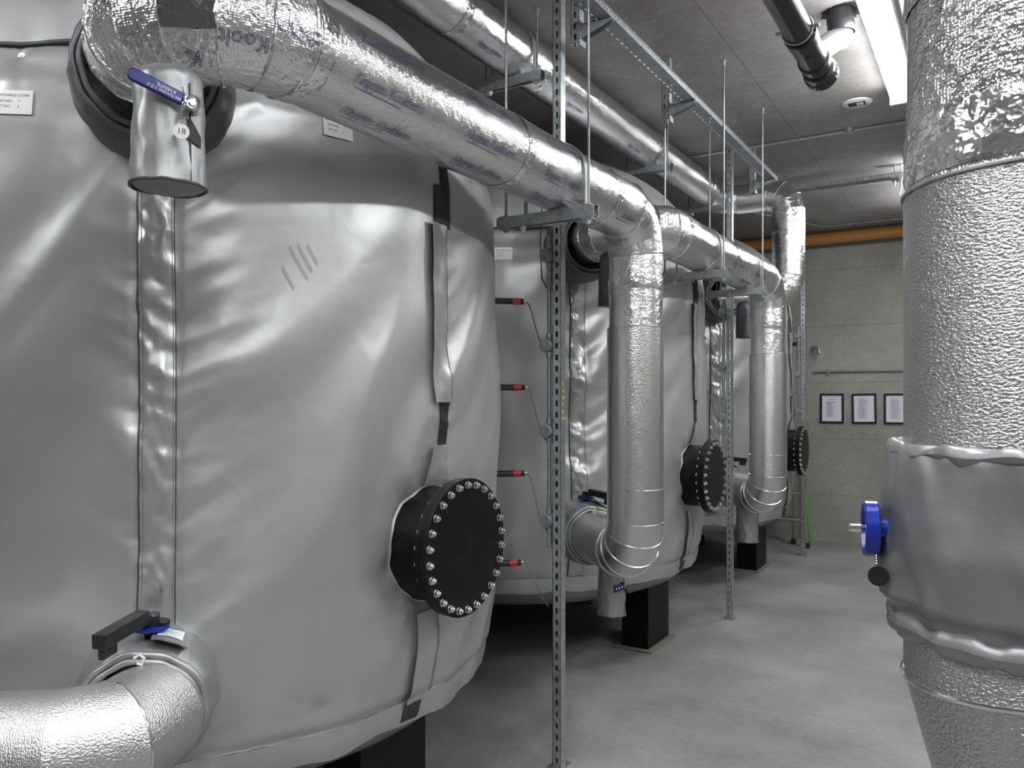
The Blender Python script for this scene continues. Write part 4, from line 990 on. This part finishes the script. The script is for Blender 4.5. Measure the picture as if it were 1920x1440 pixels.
# ------------------------------------------------------------ cable tray along the aisle
def tray(p0, ax, side, L, wd, label, zb, flange=0.05):
    p0 = Vector(p0); A = Vector(ax); S = Vector(side); t = thing('cable_tray', label, 'tray', tuple(p0), 'perforated cable trays')
    mb = MB(); pitch = 0.05; n = int(L/pitch); th = 0.0015; rows = [0.22, 0.5, 0.78]
    edges = [0.0]+sum([[wd*r-0.004, wd*r+0.004] for r in rows], [])+[wd]
    for i in range(n):
        y0, y1, y2, y3 = i*pitch, i*pitch+0.012, i*pitch+0.035, (i+1)*pitch
        # slots: strips between the rows are full, rows have holes
        for j in range(len(edges)-1):
            a, b = edges[j], edges[j+1]; hole = (j % 2 == 1)
            segs = [(y0, y1), (y2, y3)] if hole else [(y0, y3)]
            for (c0, c1) in segs:
                vs = [p0+A*c0+S*a, p0+A*c1+S*a, p0+A*c1+S*b, p0+A*c0+S*b]; mb.add(vs, [(0, 1, 2, 3)])
    mb.build('perforated_base', 'galvanized_dull', t, False)
    for s in (0, wd):
        mb = MB(); n2 = int(L/0.025)
        for i in range(n2):
            y0 = i*0.025; q = p0+S*s
            for (c0, c1, z0, z1) in ((y0, y0+0.025, 0, 0.3*flange), (y0, y0+0.009, 0.3*flange, 0.7*flange), (y0+0.017, y0+0.025, 0.3*flange, 0.7*flange), (y0, y0+0.025, 0.7*flange, flange)):
                mb.add([q+A*c0+Vector((0, 0, z0)), q+A*c1+Vector((0, 0, z0)), q+A*c1+Vector((0, 0, z1)), q+A*c0+Vector((0, 0, z1))], [(0, 1, 2, 3)])
        mb.box(p0+S*s+A*L/2+Vector((0, 0, flange)), (0.008 if abs(A.y) > 0.5 else L, L if abs(A.y) > 0.5 else 0.008, 0.003))
        mb.build('side_flange', 'galvanized', t, False)
    return t
TZ = 3.13
tray((-1.392, 1.2, TZ), (0, 1, 0), (1, 0, 0), 4.50, 0.078, 'long perforated cable tray hung under the ceiling above the aisle side of the tanks', TZ, 0.024)
tray((-1.45, 6.62, 3.285), (1, 0, 0), (0, 1, 0), 3.2, 0.10, 'narrow perforated cable tray running across the aisle near the end wall', 3.285, 0.03)
def bracket(x, y, label, stub=True):
    t = thing('cantilever_bracket', label, 'bracket', (x, y, TZ-0.07), 'cantilever brackets under the long cable tray')
    if stub: channel(MB(), (x, y, CEIL-0.005), (0, 0, -1), CEIL-TZ+0.065, None, (0, 1, 0)).build('drop_channel', 'galvanized', t, False)
    mb = MB(); xa, xb = x+0.0215, -1.318
    # tapering arm: triangular web plus top flange
    for yy in (y-0.002, y+0.036):
        mb.add([(xa, yy, TZ-0.002), (xb, yy, TZ-0.002), (xb, yy, TZ-0.018), (xa, yy, TZ-0.062)]+[(xa, yy+0.003, TZ-0.002), (xb, yy+0.003, TZ-0.002), (xb, yy+0.003, TZ-0.018), (xa, yy+0.003, TZ-0.062)], [(0, 1, 2, 3), (7, 6, 5, 4), (0, 4, 5, 1), (1, 5, 6, 2), (2, 6, 7, 3), (3, 7, 4, 0)])
    mb.span((xa, y-0.002, TZ-0.005), (xb, y+0.039, TZ-0.002)); mb.span((xa, y-0.008, TZ-0.085), (xa+0.006, y+0.045, TZ+0.012))
    mb.build('arm', 'galvanized', t, False)
    MB().lathe((xa+0.006, y+0.018, TZ+0.003), (1, 0, 0), [(0, 0.008), (0.008, 0.008)], 6).build('bolt', 'bolt_zinc', t)
bracket(-1.475, 2.87, 'cantilever bracket nearest the camera, carrying the long cable tray')
bracket(-1.475, 3.91, 'cantilever bracket halfway along the long cable tray')
bracket(-1.475, 5.62, 'cantilever bracket at the far end of the long cable tray')
t = thing('tray_bracket', 'steel bracket hanging from the ceiling and holding the cross tray', 'bracket', (-0.62, 6.66, 3.25))
mb = MB(); mb.span((-0.78, 6.65, CEIL-0.008), (-0.52, 6.69, CEIL)); mb.span((-0.665, 6.655, 3.225), (-0.655, 6.685, CEIL-0.008)); mb.span((-0.620, 6.655, 3.225), (-0.610, 6.685, CEIL-0.008)); mb.span((-0.69, 6.60, 3.272), (-0.59, 6.74, 3.280))
mb.build('frame', 'galvanized', t, False)
MB().add([(-0.625, 6.60, 3.272), (-0.60, 6.60, 3.272), (-0.615, 6.60, 3.14), (-0.625, 6.62, 3.272), (-0.60, 6.62, 3.272), (-0.615, 6.62, 3.14)], [(0, 2, 1), (3, 4, 5), (0, 1, 4, 3), (1, 2, 5, 4), (2, 0, 3, 5)]).build('gusset', 'galvanized', t, False)

# ------------------------------------------------------------ black drain pipe
DX, DZ, DR = -0.683, 3.09, 0.056
t = thing('drain_pipe', 'glossy black drain pipe under the ceiling with a capped end and a branch', 'pipe', (DX, 3.9, DZ-DR))
dy = 3.36
MB().tube([(DX, -2.9, DZ), (DX, dy+0.1, DZ)], DR, 40, True).build('pipe_run', 'drain_plastic', t)
def dl(name, y0, prof, mat='drain_plastic'): return MB().lathe((DX, y0, DZ), (0, 1, 0), prof, 44, None, False, False).build(name, mat, t, True, 30)
dl('socket', 3.36, [(-0.02, DR), (-0.018, DR+0.009), (0.05, DR+0.009), (0.055, DR)])
dl('branch_body', 3.36, [(0.0, DR+0.004), (0.42, DR+0.004)])
dl('branch_collar', 3.62, [(0, DR+0.004), (0.003, DR+0.012), (0.05, DR+0.012), (0.053, DR+0.004)])
MB().lathe((DX, 3.72, DZ), (0, 1, 0), [(0, DR+0.006), (0.004, DR+0.014), (0.055, DR+0.014), (0.06, DR+0.018), (0.105, DR+0.018), (0.112, DR+0.012), (0.114, 0.03), (0.108, 0.028), (0.108, 0)], 44).build('end_cap', 'drain_plastic', t, True, 30)
for i in range(24):
    a = 2*PI*i/24; MB().box((DX+(DR+0.0185)*math.cos(a), 3.80, DZ+(DR+0.0185)*math.sin(a)), (0.004, 0.035, 0.004), Matrix.Rotation(-a, 3, 'Y')).build('cap_rib', 'drain_plastic', t, False)
for (yy, w_) in ((3.47, 0.025), (3.66, 0.03)):
    MB().box((DX+0.012, yy, DZ-DR-0.012), (w_, 0.014, 0.001)).build('cast_lettering_plate', 'drain_grey', t, False)
# branch: 45 degrees up then vertical through the slab
bq = [(DX, 3.50, DZ), (DX+0.015, 3.66, DZ+0.10), (DX+0.02, 3.72, DZ+0.15), (DX+0.02, 3.74, DZ+0.19)]
bx_, by_ = DX+0.075, 3.88
pts = [(DX, 3.60, DZ), (DX+0.045, 3.77, DZ+0.115), (bx_, by_, DZ+0.17), (bx_, by_, CEIL+0.02)]
pts = [Vector(q) for q in pts]
pp = [pts[0]]+arc(pts[0], pts[1], pts[2], 0.05, 2)+arc(pts[1], pts[2], pts[3], 0.06, 3)+[pts[3]]
MB().tube(pp, 0.052, 36, False, gore=True).build('branch', 'drain_grey', t, True, 40)
MB().lathe((bx_, by_, CEIL-0.105), (0, 0, 1), [(0, 0.053), (0.002, 0.060), (0.05, 0.061), (0.052, 0.064), (0.10, 0.065)], 40, None, False, False).build('fire_collar', 'drain_plastic', t, True, 30)
for y in (2.62, 3.30):
    ag = DR+0.004
    pc = MB().tube(circ((DX, y, DZ), (0, 1, 0), ag, 48), 0.004, 8, closed=True)
    pc.box((DX, y, DZ+ag+0.01), (0.02, 0.022, 0.02)); pc.box((DX-ag-0.012, y, DZ), (0.025, 0.02, 0.008)); pc.box((DX+ag+0.012, y, DZ), (0.025, 0.02, 0.008))
    cl = pc.build('pipe_clamp', 'galvanized', t, True, 30)
    MB().tube([(DX, y, DZ+ag+0.01), (DX, y, CEIL)], 0.004, 8).build('hanger_rod', 'rod_metal', t)
# ragged hole in the slab round the branch
mb = MB(); ang = [2*PI*i/40 for i in range(40)]
mb.add([(bx_+0.01+(0.085+0.016*N3(math.cos(a)*3, math.sin(a)*3, 1))*math.cos(a)*1.15, by_+0.01+(0.085+0.016*N3(math.cos(a)*3, math.sin(a)*3, 1))*math.sin(a), CEIL-0.0015) for a in ang]+[(bx_+0.01+0.05*math.cos(a), by_+0.05*math.sin(a), CEIL-0.0025) for a in ang], [(i, 40+i, 40+(i+1) % 40, (i+1) % 40) for i in range(40)])
o = mb.build('slab_opening', 'black_shell', None, False); tag(o, 'ragged dark opening in the ceiling slab round the drain branch', 'hole')

# ------------------------------------------------------------ ceiling box, conduits
t = thing('ceiling_rose', 'round white mounting plate with a small open socket on the ceiling beside the lamp', 'ceiling fitting', (-0.713, 5.14, CEIL-0.012))
MB().lathe((-0.713, 5.14, CEIL), (0, 0, -1), [(0, 0.085), (0.006, 0.083), (0.010, 0.075), (0.010, 0)], 40).build('plate', 'white_plastic', t, True, 30)
MB().span((-0.763, 5.105, CEIL-0.013), (-0.668, 5.165, CEIL-0.0101)).build('socket_recess', 'ink', t, False)
MB().span((-0.715, 5.115, CEIL-0.016), (-0.678, 5.150, CEIL-0.0131)).build('terminal_block', 'white_plastic', t, False)
t = thing('conduit', 'thin steel conduit with a round box crossing the ceiling', 'conduit', (-1.2, 5.62, CEIL-0.025))
MB().tube([(-4.3, 5.62, CEIL-0.014), (1.8, 5.62, CEIL-0.014)], 0.010, 10).build('tube', 'galvanized', t)
MB().lathe((-0.83, 5.62, CEIL), (0, 0, -1), [(0, 0.034), (0.028, 0.034), (0.031, 0.030), (0.031, 0)], 28).build('junction_box', 'galvanized', t, True, 30)
for x in (-1.52, -2.4, -0.2): MB().span((x-0.012, 5.60, CEIL-0.028), (x+0.012, 5.64, CEIL)).build('saddle_clip', 'galvanized', t, False)
t = thing('conduit', 'slim steel conduit running level across the end wall above the frames', 'conduit', (-0.6, Y1-0.02, 1.86))
MB().tube([(-1.72, Y1-0.018, 1.872), (1.85, Y1-0.018, 1.872)], 0.011, 10).build('tube', 'galvanized_dull', t)
for x in (-1.56, -0.4, 0.8): MB().span((x-0.010, Y1-0.032, 1.842), (x+0.010, Y1, 1.902)).build('saddle_clip', 'galvanized_dull', t, False)
t = thing('conduit', 'slim conduit high up along the end of the ceiling, above the orange pipe', 'conduit', (-1.2, 8.4, CEIL-0.02))
MB().tube([(-2.0, 7.6, CEIL-0.012), (-1.55, 8.62, CEIL-0.012), (-1.5, 8.66, CEIL-0.012), (1.8, 8.66, CEIL-0.012)], 0.009, 10).build('tube', 'galvanized_dull', t)

t = thing('gas_pipe', 'orange-yellow pipe running along the top of the end wall', 'pipe', (-1.2, 8.95, 3.24))
MB().tube([(X0+0.05, 8.95, 3.305), (X1-0.05, 8.95, 3.305)], 0.060, 36).build('pipe_run', 'orange_pipe', t)
for x in (-3.4, -2.0, 0.9): MB().tube(circ((x, 8.95, 3.305), (1, 0, 0), 0.063, 32), 0.005, 8, closed=True).build('pipe_clamp', 'galvanized_dull', t)

# wall stub behind the farthest post
t = thing('wall_hook', 'short metal spout fixed to the end wall behind the farthest post', 'wall fitting', (-1.66, Y1-0.05, 2.08))
MB().tube([(-1.72, Y1, 2.15), (-1.70, Y1-0.06, 2.15), (-1.655, Y1-0.09, 2.12), (-1.64, Y1-0.10, 2.07)], [0.016, 0.020, 0.020, 0.018], 14).build('spout', 'aluminium', t)

# ------------------------------------------------------------ framed sheets on the end wall
fx = [(-1.527, 'leftmost black-framed notice on the end wall, with a blue heading'), (-1.201, 'middle black-framed notice on the end wall'), (-0.885, 'rightmost black-framed notice on the end wall, half hidden by the riser')]
for i, (x, lb) in enumerate(fx):
    t = thing('picture_frame', lb, 'frame', (x, Y1-0.01, 1.30), 'black-framed notices on the end wall'); z = 1.467; hw, hh = 0.122, 0.162; b_ = 0.020
    R = Matrix.Rotation([0.0, -0.02, 0.0][i], 3, 'Y'); c = Vector((x, Y1-0.009, z))
    mb = MB()
    for (dx, dz, sx, sz) in ((0, hh-b_/2, 2*hw, b_), (0, -hh+b_/2, 2*hw, b_), (-hw+b_/2, 0, b_, 2*hh-2*b_), (hw-b_/2, 0, b_, 2*hh-2*b_)):
        mb.box(c+R @ Vector((dx, 0, dz)), (sx, 0.018, sz), R)
    mb.build('frame_moulding', 'frame_black', t, False)
    sh = MB().box(c+Vector((0, 0.003, 0)), (2*hw-2*b_, 0.004, 2*hh-2*b_), R).build('notice_sheet', 'paper', t, False)
    ln = MB()
    if i == 0: 
        MB().box(c+R @ Vector((0.0, -0.0005, 0.098)), (0.07, 0.002, 0.007), R).build('heading', 'ink_cyan', sh, False)
        MB().box(c+R @ Vector((-0.008, -0.0005, 0.065)), (0.105, 0.002, 0.005), R).build('heading', 'ink', sh, False)
    MB().box(c+R @ Vector((-0.058, -0.0005, -0.02 if i == 0 else 0.0)), (0.003, 0.002, 0.15 if i == 0 else 0.21), R).build('margin_rule', 'ink_grey', sh, False)
    nl = 15 if i == 0 else 22
    for q in range(nl):
        L = 0.05+0.045*random.random(); ln.box(c+R @ Vector((-0.048+L/2, -0.0005, (0.05 if i == 0 else 0.105)-q*0.0098)), (L, 0.002, 0.0028), R)
    ln.build('printed_text', 'ink_grey', sh, False)

# ------------------------------------------------------------ ladder and green pole
t = thing('stepladder', 'folded aluminium ladder leaning behind the farthest manhole', 'ladder', (-1.95, 8.75, 0))
def stile(a, b, w_=0.065, d=0.025):
    a, b = Vector(a), Vector(b); A = (b-a); L = A.length; A.normalize(); S = Vector((1, 0, 0)); S = (S-A*S.dot(A)).normalized(); D = A.cross(S)
    return MB().box((a+b)/2, (d, w_, L), Matrix((S, D, A)).transposed())
sa = [((-1.86, 8.80, 0.03), (-1.90, 9.02, 2.2)), ((-2.28, 8.80, 0.03), (-2.24, 9.02, 2.2))]
sb = [((-1.68, 8.62, 0.03), (-1.885, 8.72, 2.15)), ((-2.32, 8.62, 0.03), (-2.26, 8.72, 2.15))]
for a, b_ in sa+sb:
    stile(a, b_).build('stile', 'aluminium', t, False, bevel=0.002)
    MB().box(a, (0.04, 0.08, 0.06)).build('rubber_foot', 'cable_black', t, False, bevel=0.004)
for (st, nm) in ((sa, 'rung'), (sb, 'rung')):
    for q in range(7):
        u = (q+0.9)/7.6; p0 = Vector(st[0][0]).lerp(Vector(st[0][1]), u); p1 = Vector(st[1][0]).lerp(Vector(st[1][1]), u)
        MB().tube([p0, p1], 0.016, 10).build(nm, 'aluminium', t)
MB().tube([(-2.3, 8.86, 2.17), (-1.84, 8.86, 2.17)], 0.022, 10).build('top_hinge', 'cable_black', t)
tag(MB().tube([(-1.725, 9.02, 0.0), (-1.86, 9.12, 1.06)], 0.018, 8).build('pole', 'green_plastic', None), 'bright green pole leaning on the end wall beside the ladder', 'pole')
# red cable bundle by the lamp
t = thing('red_cable', 'red cable end hanging beside the glowing ceiling batten', 'cable', (-0.36, 3.40, 3.24))
MB().tube([(-0.33, 2.9, CEIL-0.02), (-0.335, 3.25, CEIL-0.07), (-0.365, 3.42, CEIL-0.135), (-0.345, 3.50, CEIL-0.14), (-0.30, 3.60, CEIL-0.10), (-0.27, 3.75, CEIL-0.03)], 0.016, 10).build('cable', 'red_plastic', t)
# steel rail beside the lamp with its tray
tag(MB().span((-0.36, 1.0, CEIL-0.045), (-0.325, 6.4, CEIL-0.005)).build('ceiling_rail', 'galvanized_dull', None, False), 'slim steel rail fixed to the ceiling along the right of the lamp', 'rail')
